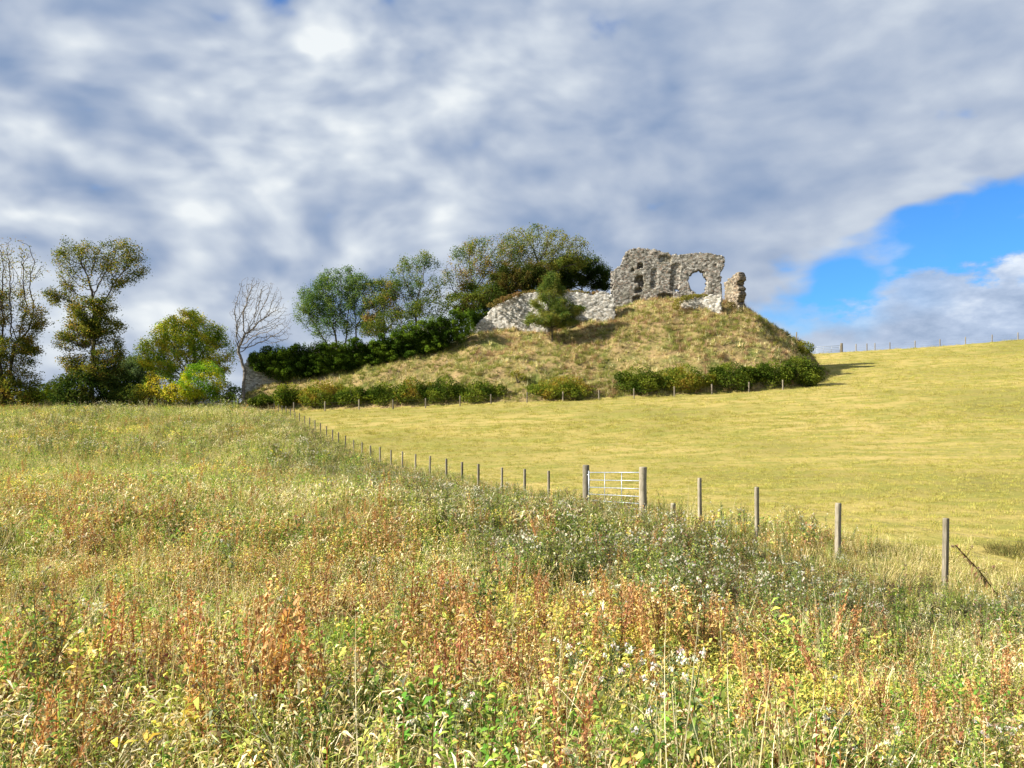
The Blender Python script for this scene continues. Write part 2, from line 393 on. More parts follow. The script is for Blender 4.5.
for nm, msk, mt in (('mound', is_mound, 'mound'), ('pasture', is_past, 'pasture'), ('meadow', ~is_mound & ~is_past, 'meadow')):
    q = Q[msk]; used, inv = np.unique(q, return_inverse=True)
    obj_np(nm, V[used], inv.reshape(q.shape), M[mt], smooth=True, kind='structure')

# ---------------------------------------------------------------- uncountable plants: one object per kind of growth
def scatter(name, P, scl, protos, label, cat, tilt=0.18, pick=None):
    """P points; every point carries one of the plants in protos, turned and sized at random"""
    n = len(P)
    me = bpy.data.meshes.new(name); me.vertices.add(n); me.vertices.foreach_set('co', np.asarray(P, np.float32).ravel())
    a = me.attributes.new('turn', 'FLOAT_VECTOR', 'POINT')
    rot = np.stack([rng.normal(0, tilt, n), rng.normal(0, tilt, n), rng.uniform(0, 6.283, n)], 1).astype(np.float32)
    a.data.foreach_set('vector', rot.ravel())
    a = me.attributes.new('size', 'FLOAT', 'POINT'); a.data.foreach_set('value', np.asarray(scl, np.float32))
    a = me.attributes.new('pick', 'INT', 'POINT'); a.data.foreach_set('value', (rng.integers(0, len(protos), n) if pick is None else pick).astype(np.int32))
    o = bpy.data.objects.new(name, me); link(o, None, label, cat, None, 'stuff')
    g = bpy.data.node_groups.new(name, 'GeometryNodeTree')
    g.interface.new_socket('Geometry', in_out='INPUT', socket_type='NodeSocketGeometry')
    g.interface.new_socket('Geometry', in_out='OUTPUT', socket_type='NodeSocketGeometry')
    N = g.nodes; L = g.links
    gi = N.new('NodeGroupInput'); go = N.new('NodeGroupOutput'); ip = N.new('GeometryNodeInstanceOnPoints'); jn = N.new('GeometryNodeJoinGeometry')
    for pm in protos:
        po = bpy.data.objects.new(name, pm)
        oi = N.new('GeometryNodeObjectInfo'); oi.inputs['Object'].default_value = po; oi.inputs['As Instance'].default_value = False
        ti = N.new('GeometryNodeGeometryToInstance'); L.new(oi.outputs['Geometry'], ti.inputs[0]); L.new(ti.outputs[0], jn.inputs[0])
    def attr(nm, ty):
        x = N.new('GeometryNodeInputNamedAttribute'); x.data_type = ty; x.inputs['Name'].default_value = nm; return x.outputs[0]
    L.new(gi.outputs[0], ip.inputs['Points']); L.new(jn.outputs[0], ip.inputs['Instance'])
    ip.inputs['Pick Instance'].default_value = True
    L.new(attr('pick', 'INT'), ip.inputs['Instance Index']); L.new(attr('turn', 'FLOAT_VECTOR'), ip.inputs['Rotation']); L.new(attr('size', 'FLOAT'), ip.inputs['Scale'])
    L.new(ip.outputs[0], go.inputs[0])
    md = o.modifiers.new('growth', 'NODES'); md.node_group = g
    return o

class Leafy:
    """quads with colours, for one plant"""
    def __init__(s, seed): s.V = []; s.Q = []; s.C = []; s.r = random.Random(seed)
    def strip(s, pts, widths, side, c):
        o = len(s.V)
        for p, w in zip(pts, widths):
            s.V.append(tuple(p - side * w / 2)); s.V.append(tuple(p + side * w / 2)); s.C += [c, c]
        for k in range(len(pts) - 1):
            s.Q.append((o + 2 * k, o + 2 * k + 1, o + 2 * k + 3, o + 2 * k + 2))
    def blade(s, p, az, length, width, lean, c, seg=3, droop=1.0):
        d = Vector((math.cos(az), math.sin(az), 0)); side = Vector((-d.y, d.x, 0)); q = Vector(p); pts = [q.copy()]; ws = [width]
        ang = lean
        for k in range(seg):
            q = q + (d * math.sin(ang) + Vector((0, 0, 1)) * math.cos(ang)) * (length / seg); ang += droop * lean
            pts.append(q.copy()); ws.append(width * (1 - (k + 1) / seg) ** 0.7 + 0.0005)
        s.strip(pts, ws, side, c); return pts
    def leaf(s, p, az, el, length, width, c, fold=0.25):
        d = Vector((math.cos(az) * math.cos(el), math.sin(az) * math.cos(el), math.sin(el))); side = Vector((-math.sin(az), math.cos(az), s.r.uniform(-.5, .5))).normalized()
        p = Vector(p); m = p + d * length * 0.5 + Vector((0, 0, length * 0.08)); e = p + d * length - Vector((0, 0, length * fold))
        s.strip([p, m, e], [width * 0.25, width, width * 0.12], side, c)
    def stem(s, pts, w, c):
        for a in (0.3, 1.87):
            s.strip([Vector(p) for p in pts], [w] * (len(pts) - 1) + [w * 0.5], Vector((math.cos(a), math.sin(a), 0)), c)
    def fluff(s, p, rad, n, size, c):
        for k in range(n):
            v = Vector((s.r.gauss(0, 1), s.r.gauss(0, 1), s.r.gauss(0, 1))).normalized() * rad * s.r.uniform(0.3, 1)
            a = Vector((s.r.gauss(0, 1), s.r.gauss(0, 1), s.r.gauss(0, 1))).normalized(); q = Vector(p) + v
            cc = tuple(k * s.r.uniform(0.8, 1.2) for k in c)
            s.strip([q - a.orthogonal().normalized() * size / 2, q + a.orthogonal().normalized() * size / 2], [size * .7, size * .7], a, cc)
    def col(s, pal, v=0.2):
        c = s.r.choice(pal); k = s.r.uniform(1 - v, 1 + v); return tuple(min(1, x * k * s.r.uniform(0.93, 1.07)) for x in c)
    def mesh(s, name, mat):
        me = mesh_np(name, np.array(s.V), np.array(s.Q), np.array(s.C)); me.materials.append(mat); return me

GREEN = [(0.17, 0.24, 0.05), (0.27, 0.34, 0.07), (0.38, 0.41, 0.10), (0.09, 0.15, 0.035)]
LUSH = [(0.11, 0.24, 0.035), (0.19, 0.33, 0.05), (0.08, 0.18, 0.03), (0.30, 0.38, 0.07)]
YELLOW = [(0.60, 0.52, 0.11), (0.46, 0.45, 0.11), (0.56, 0.40, 0.11), (0.38, 0.42, 0.10)]
RUST = [(0.33, 0.165, 0.08), (0.45, 0.27, 0.12), (0.24, 0.115, 0.06), (0.52, 0.36, 0.17)]
STRAW = [(0.56, 0.47, 0.24), (0.66, 0.57, 0.33), (0.46, 0.37, 0.17), (0.72, 0.65, 0.42)]
GREY = [(0.125, 0.155, 0.065), (0.17, 0.20, 0.10), (0.09, 0.12, 0.05), (0.23, 0.24, 0.15)]
BROWN = [(0.22, 0.14, 0.07), (0.14, 0.09, 0.05), (0.30, 0.20, 0.11)]
WHITE = (0.62, 0.60, 0.54)

def leafy_weed(seed, pal, h=0.8, n=42, ll=0.075, stems=3, wr=0.28, stemc=None):
    L = Leafy(seed)
    for k in range(stems):
        az = L.r.uniform(0, 6.28); ln = L.r.uniform(0.03, 0.25); hh = h * L.r.uniform(0.7, 1.1)
        b = Vector((L.r.uniform(-.1, .1), L.r.uniform(-.1, .1), 0)); t = b + Vector((math.cos(az) * ln * hh, math.sin(az) * ln * hh, hh))
        m = b.lerp(t, 0.5) + Vector((L.r.uniform(-.03, .03), L.r.uniform(-.03, .03), 0))
        L.stem([b, m, t], 0.009, stemc or L.col(GREEN + BROWN))
        for j in range(n):
            f = (j + L.r.random()) / n; p = b.lerp(t, f) if f > .5 else b.lerp(m, f * 2)
            L.leaf(p, j * 2.4 + L.r.uniform(-.4, .4), L.r.uniform(-0.3, 0.9), ll * L.r.uniform(0.6, 1.3) * (1.15 - 0.5 * f), ll * wr * L.r.uniform(.7, 1.3), L.col(pal))
    return L.mesh('weed', M['leaf'])
def dock(seed):
    L = Leafy(seed)
    for k in range(L.r.choice((2, 3, 4))):
        az = L.r.uniform(0, 6.28); ln = L.r.uniform(0.0, 0.2); hh = L.r.uniform(0.6, 1.0)
        b = Vector((L.r.uniform(-.08, .08), L.r.uniform(-.08, .08), 0)); t = b + Vector((math.cos(az) * ln, math.sin(az) * ln, hh))
        L.stem([b, b.lerp(t, .5), t], 0.009, L.col(RUST))
        for j in range(70):
            f = L.r.uniform(0.35, 1.0); p = b.lerp(t, f) + Vector((L.r.gauss(0, .018), L.r.gauss(0, .018), L.r.gauss(0, .01)))
            L.leaf(p, L.r.uniform(0, 6.28), L.r.uniform(0.2, 1.4), 0.034, 0.019, L.col(RUST, .35), 0.0)
        for j in range(5):
            L.leaf(b.lerp(t, L.r.uniform(0, .5)), L.r.uniform(0, 6.28), L.r.uniform(0, 1.0), 0.16, 0.035, L.col(RUST + YELLOW + BROWN + STRAW))
    return L.mesh('dock', M['leaf'])
def thistle(seed, fl=0.6, pal=GREY, h=0.95):
    L = Leafy(seed)
    for k in range(L.r.choice((2, 3))):
        az = L.r.uniform(0, 6.28); ln = L.r.uniform(0.0, 0.25); hh = h * L.r.uniform(0.7, 1.1)
        b = Vector((L.r.uniform(-.12, .12), L.r.uniform(-.12, .12), 0)); t = b + Vector((math.cos(az) * ln, math.sin(az) * ln, hh))
        L.stem([b, b.lerp(t, .5), t], 0.010, L.col(pal))
        for j in range(34):
            f = L.r.uniform(0.02, 0.9)
            L.leaf(b.lerp(t, f), L.r.uniform(0, 6.28), L.r.uniform(-0.2, 0.9), 0.13 * (1.1 - .5 * f), 0.026, L.col(pal + (BROWN if f < .4 else GREEN)), .35)
        for j in range(L.r.choice((4, 5, 6, 7))):
            f = L.r.uniform(0.55, 1.0); a2 = L.r.uniform(0, 6.28); q = b.lerp(t, f); e = q + Vector((math.cos(a2) * .10, math.sin(a2) * .10, L.r.uniform(.06, .22)))
            L.stem([q, q.lerp(e, .5), e], 0.006, L.col(pal))
            for w in range(5): L.leaf(q.lerp(e, L.r.random()), L.r.uniform(0, 6.28), L.r.uniform(0, .9), 0.06, 0.014, L.col(pal))
            if L.r.random() < fl: L.fluff(e, 0.024, 20, 0.013, WHITE)
            else: L.fluff(e, 0.016, 10, 0.013, L.r.choice(BROWN + [(0.30, 0.22, 0.16)]))
    return L.mesh('thistle', M['leaf'])
def grass_tuft(seed, pal, n=34, h=0.6, w=0.006, spread=0.13, seeds=0.3, lean=0.28):
    L = Leafy(seed)
    for k in range(n):
        a = L.r.uniform(0, 6.28); rr = spread * math.sqrt(L.r.random()); c = L.col(pal)
        pts = L.blade((math.cos(a) * rr, math.sin(a) * rr, 0), a + L.r.uniform(-.8, .8), h * L.r.uniform(0.5, 1.15), w * L.r.uniform(.7, 1.3), abs(L.r.gauss(0, lean)) + .03, c, 4, 0.8)
        if L.r.random() < seeds:
            for j in range(7): L.leaf(pts[-1].lerp(pts[-2], L.r.random()), L.r.uniform(0, 6.28), 1.1, 0.02, 0.008, L.col(pal), 0)
    return L.mesh('grass', M['blade'])
def cover(seed, pal, n=85, rad=0.35, h=0.34, ll=0.072, wr=0.35):
    L = Leafy(seed)
    for k in range(n):
        a = L.r.uniform(0, 6.28); rr = rad * math.sqrt(L.r.random())
        L.leaf((math.cos(a) * rr, math.sin(a) * rr, L.r.random() ** 0.7 * h), L.r.uniform(0, 6.28), L.r.uniform(-.3, 1.2), ll * L.r.uniform(.5, 1.4), ll * wr * L.r.uniform(.7, 1.3), L.col(pal, .25))
    return L.mesh('cover', M['leaf'])

def region(y0, y1, dens, accept=None, xmin=None, wide=1.0, pad=3.0):
    """random points inside the field of view (and some way beside it) between two distances"""
    ymid = np.linspace(y0, y1, 40); area = 0; out = []
    for a, b in zip(ymid[:-1], ymid[1:]):
        hw = 0.70 * b * wide + pad; n = rng.poisson(dens * (b - a) * 2 * hw)
        out.append(np.stack([rng.uniform(-hw, hw, n), rng.uniform(a, b, n)], 1))
    P = np.concatenate(out)
    if accept is not None: P = P[accept(P[:, 0], P[:, 1])]
    return np.column_stack([P, ground_z(P[:, 0], P[:, 1]) - 0.01])
def keep(prob): return lambda x, y: rng.random(len(x)) < prob(x, y)
def sd(x, y): return x - fence_x(y)
def meadow_ok(x, y): return ((sd(x, y) < 0.9 + 1.2 * (fbm(x * .6, y * .6, 31, 2) - .4)) | (y < 9)) & (mound_h(x, y) < .2)

# shares of the kinds over the meadow
def f_dock(x, y):
    d = sd(x, y)
    a = sstep(fbm(x * .38, y * .38, 41, 4), 0.44, 0.70)
    near = sstep(-x, -9, 1) * (1 - sstep(y, 9, 24)) * .5
    return np.clip((share(2, x, y) * 1.1 + a * .12) * (1 - sstep(y, 22, 42) * .75) * (1 - sstep(d, -5, -1) * .8), 0, 1)
def f_band(x, y):
    """the tall dark strip of thistles along the near side of the fence"""
    d = sd(x, y) + 2.2 * (fbm(x * .25, y * .25, 61, 3) - .5)
    return sstep(d, -8.5, -6.5) * (1 - sstep(d, -2.0, -.6) * .4) * sstep(y, 8.5, 11.5) * (1 - sstep(y, 44, 60))
def f_thistle(x, y):
    d = sd(x, y)
    band = f_band(x, y)
    band_ = sstep(d, -7.5, -3.0) * sstep(y, 9, 12) * (1 - sstep(y, 75, 90))
    patch = sstep(fbm(x * .16, y * .16, 55, 3), 0.50, 0.62) * sstep(y, 17, 24)
    return np.clip(band + patch * .6 + .05, 0, 1)
def f_lush(x, y):
    d = sd(x, y)
    return np.clip(sstep(fbm(x * .45, y * .45, 71, 3), .56, .68) * .6 + sstep(x, 5, 7.5) * sstep(y, 7, 9) * (1 - sstep(y, 12, 15)) * .9, 0, 1)
def f_far(x, y): return 1 - .3 * sstep(y, 40, 80)

weeds_g = [leafy_weed(s, GREEN + YELLOW[1:2], h, n, l) for s, h, n, l in ((1, .7, 30, .08), (2, .55, 28, .075), (3, .8, 34, .08))] + [leafy_weed(4, GREEN + YELLOW + RUST[:1], .65, 30, .08)]
weeds_l = [leafy_weed(s, LUSH, h, 36, .075, wr=.33) for s, h in ((11, .55), (12, .7), (13, .45))]
weeds_y = [leafy_weed(s, YELLOW + RUST[:2] + STRAW[:2], h, 28, .075, stemc=(0.3, .12, .06)) for s, h in ((21, .6), (22, .75))] + [leafy_weed(23, YELLOW + RUST + GREEN + STRAW, .65, 30, .075, stemc=(0.3, .1, .05))]
docks = [dock(s) for s in (31, 32, 33, 34)]
thist = [thistle(41, .8), thistle(42, .3), thistle(43, .05, GREY + GREEN), thistle(44, .8, GREY, .85), thistle(46, .1, GREY + GREEN, 1.0), thistle(45, .05, GREY + BROWN)]
straws = [grass_tuft(s, STRAW, 32, h) for s, h in ((51, .6), (52, .75), (53, .5))] + [grass_tuft(54, STRAW + GREEN, 36, .5), grass_tuft(55, STRAW, 26, .85, .008, .2, .5, .75), grass_tuft(56, STRAW[1:], 14, 1.0, .009, .1, 1.0, .45)]
greens = [grass_tuft(s, GREEN + [(0.26, .28, .07)], 40, h, .008) for s, h in ((61, .4), (62, .55))]
covers = [cover(71, GREEN + GREEN + LUSH[:2] + YELLOW[:1]), cover(72, YELLOW + YELLOW + GREEN[1:3]), cover(73, RUST[1:] + STRAW[:2] + YELLOW[2:3] + BROWN[:1] + GREEN[2:], ll=.06), cover(74, STRAW + GREEN[2:3] + BROWN[2:], ll=.08, wr=.14)]

def field(name, protos, y0, y1, dens, prob, s0, s1, label, cat, thin=.65, gaps=.6, **kw):
    P = region(y0, y1, dens, lambda x, y: meadow_ok(x, y) & (rng.random(len(x)) < prob(x, y) * ((1 - thin * f_band(x, y)) * (1 - gaps * sstep(fbm(x * 1.1, y * 1.1, 505, 2), .56, .66)))), **kw)
    P = np.asarray(P); d = sd(P[:, 0], P[:, 1]); y = P[:, 1]
    S = rng.uniform(s0, s1, len(P))
    S *= 1 - .5 * sstep(d, -4.5, -1.0) * (1 - .75 * sstep(y, 16, 19) * (1 - sstep(y, 25, 31)))
    S *= 1 - .35 * sstep(y, 8, 11) * (1 - sstep(y, 14, 17)) * sstep(P[:, 0], 1.5, 5)
    S *= .72 + .28 * sstep(y, 3, 12) + .9 * (fbm(P[:, 0] * .55, y * .55, 404, 3) - .5)
    S *= .62 + .76 * vn(P[:, 0] * 1.5, y * 1.5, 421)
    return P, S
def combine(name, protos, sets, label, cat, tilt=0.18, pick=None):
    P = np.concatenate([a for a, b in sets]); S = np.concatenate([b for a, b in sets])
    return scatter(name, P, S, protos, label, cat, tilt, None if pick is None else pick(P))
def share(i, x, y, sharp=13.0):
    """how much of a patch of the meadow belongs to kind i: 0 green, 1 yellow, 2 rust, 3 straw"""
    E = [np.exp(sharp * (.55 * fbm(x * .45, y * .42, 611 + 31 * k, 3) + .45 * fbm(x * .13, y * .12, 811 + 31 * k, 2)) + b)
         for k, b in enumerate((0.15 + 0.25 * sstep(y, 10, 30), .3 * sstep(-y, -20, -6), .05 * sstep(-y, -20, -7) - .58 - .8 * sstep(y, 22, 40), .1))]
    return np.clip(E[i] / sum(E) * 1.9, 0.04, 1)
def low(P, S): # nearer the camera the growth is a bit lower
    return P, S
one = lambda x, y: np.ones_like(x)
combine('ground_cover', covers, [field('', covers, 2.2, 16, 19, one, .8, 1.3, '', ''), field('', covers, 16, 45, 3.6, one, 1.2, 1.9, '', ''), field('', covers, 45, 112, .9, one, 1.6, 2.6, '', '')],
        'low mixed leaves in green, yellow and rust covering the meadow floor', 'ground cover', .2, pick=lambda P: np.argmax(np.stack([share(k, P[:, 0], P[:, 1]) for k in range(4)], 1) + rng.random((len(P), 4)) * .45, 1))
combine('green_weeds', weeds_g, [field('', 0, 2.4, 16, 16, lambda x, y: share(0, x, y), .65, 1.0, '', ''), field('', 0, 16, 45, 5.0, lambda x, y: share(0, x, y) * 1.2, .8, 1.2, '', ''), field('', 0, 45, 112, 1.6, one, 1.0, 1.5, '', '')],
        'green leafy weeds growing all over the meadow in front of the fence', 'weeds')
combine('lush_weeds', weeds_l, [field('', 0, 2.4, 22, 9, f_lush, .7, 1.15, '', '')], 'bright green broad leaved weeds in patches at the right and in the foreground', 'weeds')
combine('yellowing_weeds', weeds_y, [field('', 0, 2.4, 18, 20, lambda x, y: share(1, x, y), .6, 1.0, '', ''), field('', 0, 18, 60, 2.5, lambda x, y: share(1, x, y), .8, 1.2, '', '')],
        'weeds with leaves turned yellow and orange among the foreground growth', 'weeds')
combine('dock_plants', docks, [field('', 0, 2.6, 22, 7, f_dock, .6, 1.0, '', ''), field('', 0, 22, 80, 2.2, f_dock, .8, 1.2, '', '')],
        'rust red seeding dock spikes standing through the meadow', 'dock')
combine('thistle_plants', thist, [field('', 0, 3.0, 16, 10, f_thistle, .7, 1.05, '', '', thin=0), field('', 0, 16, 45, 6.2, f_thistle, .58, .86, '', '', thin=0), field('', 0, 45, 112, 1.5, f_thistle, 1.0, 1.5, '', '', thin=0)],
        'grey green thistles gone to white fluff, thickest along the near side of the fence', 'thistles')
def f_straw(x, y): return np.clip(.10 + share(3, x, y), 0, 1)
combine('dry_grass', straws, [field('', 0, 2.4, 16, 24, f_straw, .6, 1.0, '', ''), field('', 0, 16, 45, 7.5, f_straw, .8, 1.2, '', ''), field('', 0, 45, 112, 3.4, f_straw, 1.0, 1.6, '', '')],
        'pale straw coloured grass stalks all through the meadow', 'grass')
combine('meadow_grass', greens, [field('', 0, 2.4, 16, 9, one, .7, 1.1, '', ''), field('', 0, 16, 45, 4.5, one, .8, 1.3, '', ''), field('', 0, 45, 112, 2.4, one, 1.1, 1.7, '', '')],
        'green meadow grass between the weeds', 'grass')

# rough pale grass just past the fence, and the short grazed pasture
shorts = [grass_tuft(s, [(0.30, .29, .06), (0.36, .32, .08), (0.24, .25, .05), (0.42, .36, .13)], 60, .10, .007, .22, 0, .5) for s in (81, 82, 83)]
rough_p = [grass_tuft(s, STRAW[:2] + [(0.30, .29, .08), (0.22, .26, .06), (.36, .32, .12)], 50, h, .007, .2, .3, .4) for s, h in ((84, .28), (85, .38))]
def past_ok(x, y): return (sd(x, y) > 0.4) & (mound_h(x, y) < .1)
P = region(11, 42, 5.5, lambda x, y: past_ok(x, y)); P2 = region(42, 72, 2.2, past_ok); P2 = np.concatenate([P2, region(72, 141, .75, past_ok)])
P = np.concatenate([P, P2]); scatter('pasture_grass', P, rng.uniform(.7, 1.3, len(P)) * (1 + sstep(P[:, 1], 35, 90) * 1.3), shorts, 'short grazed yellow green grass of the field behind the fence', 'grass')
P = region(9, 100, 9, lambda x, y: (sd(x, y) > -.4) & (mound_h(x, y) < .1) & (rng.random(len(x)) < np.clip(1.15 - (sd(x, y) - 0.3) * np.where(y < 20, .30, .8), 0, 1) * (.22 + .33 * (y < 26))))
P = np.concatenate([P, region(8, 30, 16, lambda x, y: (np.abs(sd(x, y) - .3) < 1.5))])
scatter('fence_side_grass', P, rng.uniform(.6, 1.15, len(P)), rough_p, 'longer pale dry grass along the far side of the fence', 'grass')
rush = [grass_tuft(s, [(0.12, .12, .04), (0.18, .15, .06), (.08, .10, .03)], 50, .26, .01, .3, 0, .6) for s in (86, 87)]
n = 260; x = rng.uniform(6.5, 14, n); y = 17.6 - .05 * x + rng.normal(0, .35, n) + .8 * (fbm(x * .4, x * 0, 9, 2) - .5)
scatter('ditch_grass', np.column_stack([x, y, ground_z(x, y) - .02])[fbm(x * .9, y, 14, 2) > .45], np.full(int((fbm(x * .9, y, 14, 2) > .45).sum()), .9), rush, 'dark brownish tufts along a shallow ditch in the pasture behind the near fence', 'grass')
# mound growth
tus = [grass_tuft(s, p, 46, .62, .03, .32, 0, .42) for s, p in ((91, STRAW), (92, STRAW + GREEN), (93, [(0.26, .25, .07), (0.20, .22, .05)]), (94, STRAW + [(0.33, .19, .12)]))]
brk = [grass_tuft(s, p, 44, .75, .035, .34, 0, .5) for s, p in ((95, [(0.33, .20, .12), (0.40, .28, .17), (0.24, .13, .08)]), (96, [(0.36, .23, .14), (0.46, .36, .22)]))]
grn = [grass_tuft(s, [(0.13, .16, .035), (0.20, .22, .05), (0.28, .27, .08)], 46, .5, .03, .32, 0, .45) for s in (97, 98)]
def mreg(dens, prob):
    n = int(dens * 86 * 62); x = rng.uniform(-38, 48, n); y = rng.uniform(91, 153, n)
    ok = (mound_h(x, y) > .1) & (rng.random(n) < prob(x, y)) & ((y < crest_y(x) + 5) | (rng.random(n) < .25))
    return np.column_stack([x[ok], y[ok], ground_z(x[ok], y[ok]) - .03])
pk = lambda x, y: sstep(fbm(x * .11 + 3, y * .11, 201, 3), .46, .60)
pg = lambda x, y: sstep(fbm(x * .14, y * .2 + 9, 207, 3), .45, .6)
P = mreg(2.4, lambda x, y: .8 - .3 * pg(x, y)); scatter('mound_grass', P, rng.uniform(.6, 1.25, len(P)), tus, 'long straw coloured tussock grass over the castle mound', 'grass', .25)
P = mreg(1.1, pk); scatter('dead_bracken', P, rng.uniform(.6, 1.2, len(P)), brk, 'pinkish brown dead bracken in drifts on the castle mound', 'bracken', .25)
P = mreg(3.0, pg); scatter('green_turf', P, rng.uniform(.6, 1.2, len(P)), grn, 'greener grass in patches on the castle mound', 'grass', .25)

# ---------------------------------------------------------------- rubble masonry
def rubble(name, p0, p1, zlo, zhi, thick, inside, depth, mat, parent=None, res=0.13, seed=1, rough=0.09, tags=None):
    """a wall of rough stones between two plan points. inside / depth take the picture position of a point on the
    wall's face (px, py) and say whether stone stands there and how far it is set back"""
    p0 = np.array(p0, float); p1 = np.array(p1, float); Ls = np.linalg.norm(p1 - p0); d = (p1 - p0) / Ls
    nrm = np.array([d[1], -d[0]])                      # towards the viewer
    ns = int(Ls / res) + 1; nz = int((zhi - zlo) / res) + 1
    S, Z = np.meshgrid(np.linspace(0, Ls, ns + 1), np.linspace(zlo, zhi, nz + 1)); S = S.ravel(); Z = Z.ravel()
    r = np.random.default_rng(seed)
    X = p0[0] + d[0] * S; Y = p0[1] + d[1] * S
    PX = 512 + F * X / Y; PY = HORIZ - F * Z / Y
    jx = (fbm(S * 1.7, Z * 2.4, seed, 3) - .5) * 5.0; jy = (fbm(S * 1.9, Z * 2.1, seed + 5, 3) - .5) * 4.0
    # faces
    W1 = ns + 1
    I = np.arange(ns * nz); rr = I // ns; cc = I % ns; q0 = rr * W1 + cc
    quads = np.stack([q0, q0 + 1, q0 + W1 + 1, q0 + W1], 1)
    cpx = (PX + jx)[quads].mean(1); cpy = (PY + jy)[quads].mean(1)
    ok = inside(cpx, cpy)
    # displacement stone by stone
    row = np.floor(Z / 0.27 + fbm(S * .5, Z * .5, seed + 9, 2)); colm = np.floor(S / 0.42 + _h(row, row * 0, seed + 3) * 3)
    st = _h(row, colm, seed + 7)
    off = (st - .5) * rough * 2 + (fbm(S * .8, Z * .8, seed + 2, 3) - .5) * rough * 4
    dep = depth(PX + jx * .4, PY + jy * .4)
    jit = r.uniform(-.035, .035, (len(S), 2))
    sx = S + jit[:, 0]; sz = Z + jit[:, 1]
    fo = off - dep
    Vf = np.stack([p0[0] + d[0] * sx + nrm[0] * fo, p0[1] + d[1] * sx + nrm[1] * fo, sz], 1)
    bo = -thick + (st - .5) * rough
    Vb = np.stack([p0[0] + d[0] * sx + nrm[0] * bo, p0[1] + d[1] * sx + nrm[1] * bo, sz], 1)
    n0 = len(S); midn = 3                              # layers of stones through the thickness, so that ends and jambs are rough too
    grid_ok = ok.reshape(nz, ns)
    V = [Vf, Vb]; Qs = [quads[ok], quads[ok][:, ::-1] + n0]
    base = 2 * n0; layers = []
    for k in range(1, midn + 1):
        f = k / (midn + 1); e = r.uniform(-.07, .07, (n0, 2)) + ((st - .5) * .1)[:, None]
        o = fo * (1 - f) + bo * f
        V.append(np.stack([p0[0] + d[0] * (sx + e[:, 0]) + nrm[0] * o, p0[1] + d[1] * (sx + e[:, 0]) + nrm[1] * o, sz + e[:, 1]], 1)); layers.append(base + (k - 1) * n0)
    chain = [0] + layers + [n0]
    pad = np.zeros((nz + 2, ns + 2), bool); pad[1:-1, 1:-1] = grid_ok
    sides = []
    for (dr, dc, a, b) in ((-1, 0, 0, 1), (0, 1, 1, 2), (1, 0, 2, 3), (0, -1, 3, 0)):
        nb = pad[1 + dr:nz + 1 + dr, 1 + dc:ns + 1 + dc]; ed = (grid_ok & ~nb).ravel()
        e = quads[ed][:, [a, b]]
        for u, v in zip(chain[:-1], chain[1:]):
            sides.append(np.stack([e[:, 0] + u, e[:, 0] + v, e[:, 1] + v, e[:, 1] + u], 1))
    V = np.concatenate(V); Qa = np.concatenate(Qs + sides)
    used, inv = np.unique(Qa, return_inverse=True)
    return obj_np(name, V[used], inv.reshape(Qa.shape), mat, parent=parent, **(tags or {}))
def poly(P):
    P = np.array(P, float)
    def f(x, y):
        c = np.zeros(np.shape(x), bool); j = len(P) - 1
        for i in range(len(P)):
            xi, yi = P[i]; xj, yj = P[j]
            t = ((yi > y) != (yj > y)) & (x < (xj - xi) * (y - yi) / (yj - yi + 1e-9) + xi); c ^= t; j = i
        return c
    return f
def Zm(pts): return [(590 + x / 5.69, 230 + y / 5.69) for x, y in pts]      # positions measured on an enlargement
def sdepth(shapes):
    def f(x, y):
        dd = np.zeros(np.shape(x))
        for fn, v in shapes: dd = np.where(fn(x, y), np.maximum(dd, v), dd)
        return dd
    return f
none_deep = lambda x, y: np.zeros(np.shape(x))

# the castle: hall wall with its window, standing on the crown of the mound
def plan(px, Y): return ((px - 512) / F * Y, Y)
outline = poly(Zm([(132, 640), (134, 300), (138, 222), (165, 205), (182, 190), (196, 150), (206, 126), (240, 106), (300, 104), (370, 108), (400, 118), (430, 126), (480, 140), (520, 143), (560, 134), (610, 128), (700, 131), (742, 143), (760, 160), (763, 195), (752, 230), (741, 270), (748, 300), (744, 345), (752, 390), (770, 640)]))
win = poly(Zm([(590, 352), (572, 330), (562, 295), (566, 262), (584, 240), (616, 233), (642, 242), (656, 268), (660, 310), (655, 340), (640, 358), (612, 362)]))
hole = poly(Zm([(484, 348), (484, 334), (496, 330), (510, 333), (510, 348)]))
def in_wall(x, y): return outline(x, y) & ~win(x, y) & ~hole(x, y)
recess = sdepth([(poly(Zm([(272, 218), (272, 190), (303, 190), (303, 218)])), 1.0), (poly(Zm([(256, 300), (256, 268), (270, 260), (300, 262), (308, 300), (308, 322), (284, 322), (275, 300)])), 1.1),
                 (poly(Zm([(256, 356), (256, 330), (290, 328), (304, 345), (290, 356)])), 0.9), (poly(Zm([(243, 412), (246, 378), (286, 374), (284, 412)])), 1.1),
                 (poly(Zm([(236, 235), (236, 216), (250, 216), (250, 235)])), .5),
                 (poly(Zm([(345, 330), (350, 225), (372, 215), (388, 235), (384, 310), (372, 335)])), 0.22), (poly(Zm([(455, 340), (466, 200), (490, 185), (515, 195), (505, 330), (485, 352)])), 0.25),
                 (poly(Zm([(388, 420), (390, 368), (430, 358), (474, 368), (476, 420)])), 1.0), (poly(Zm([(570, 260), (580, 240), (616, 228), (650, 238), (668, 262), (664, 345), (570, 350)])), .22),
                 (poly(Zm([(395, 180), (395, 150), (430, 140), (470, 160), (460, 185)])), .3)])
castle = empty('ruined_castle', (*plan(668, 117.5), gz(*plan(668, 117.5))), 'tall ruined castle wall of grey rubble with an arched window hole through it', 'castle ruin')
def rel(o):
    o.matrix_parent_inverse = Matrix.Translation(-o.parent.location); return o
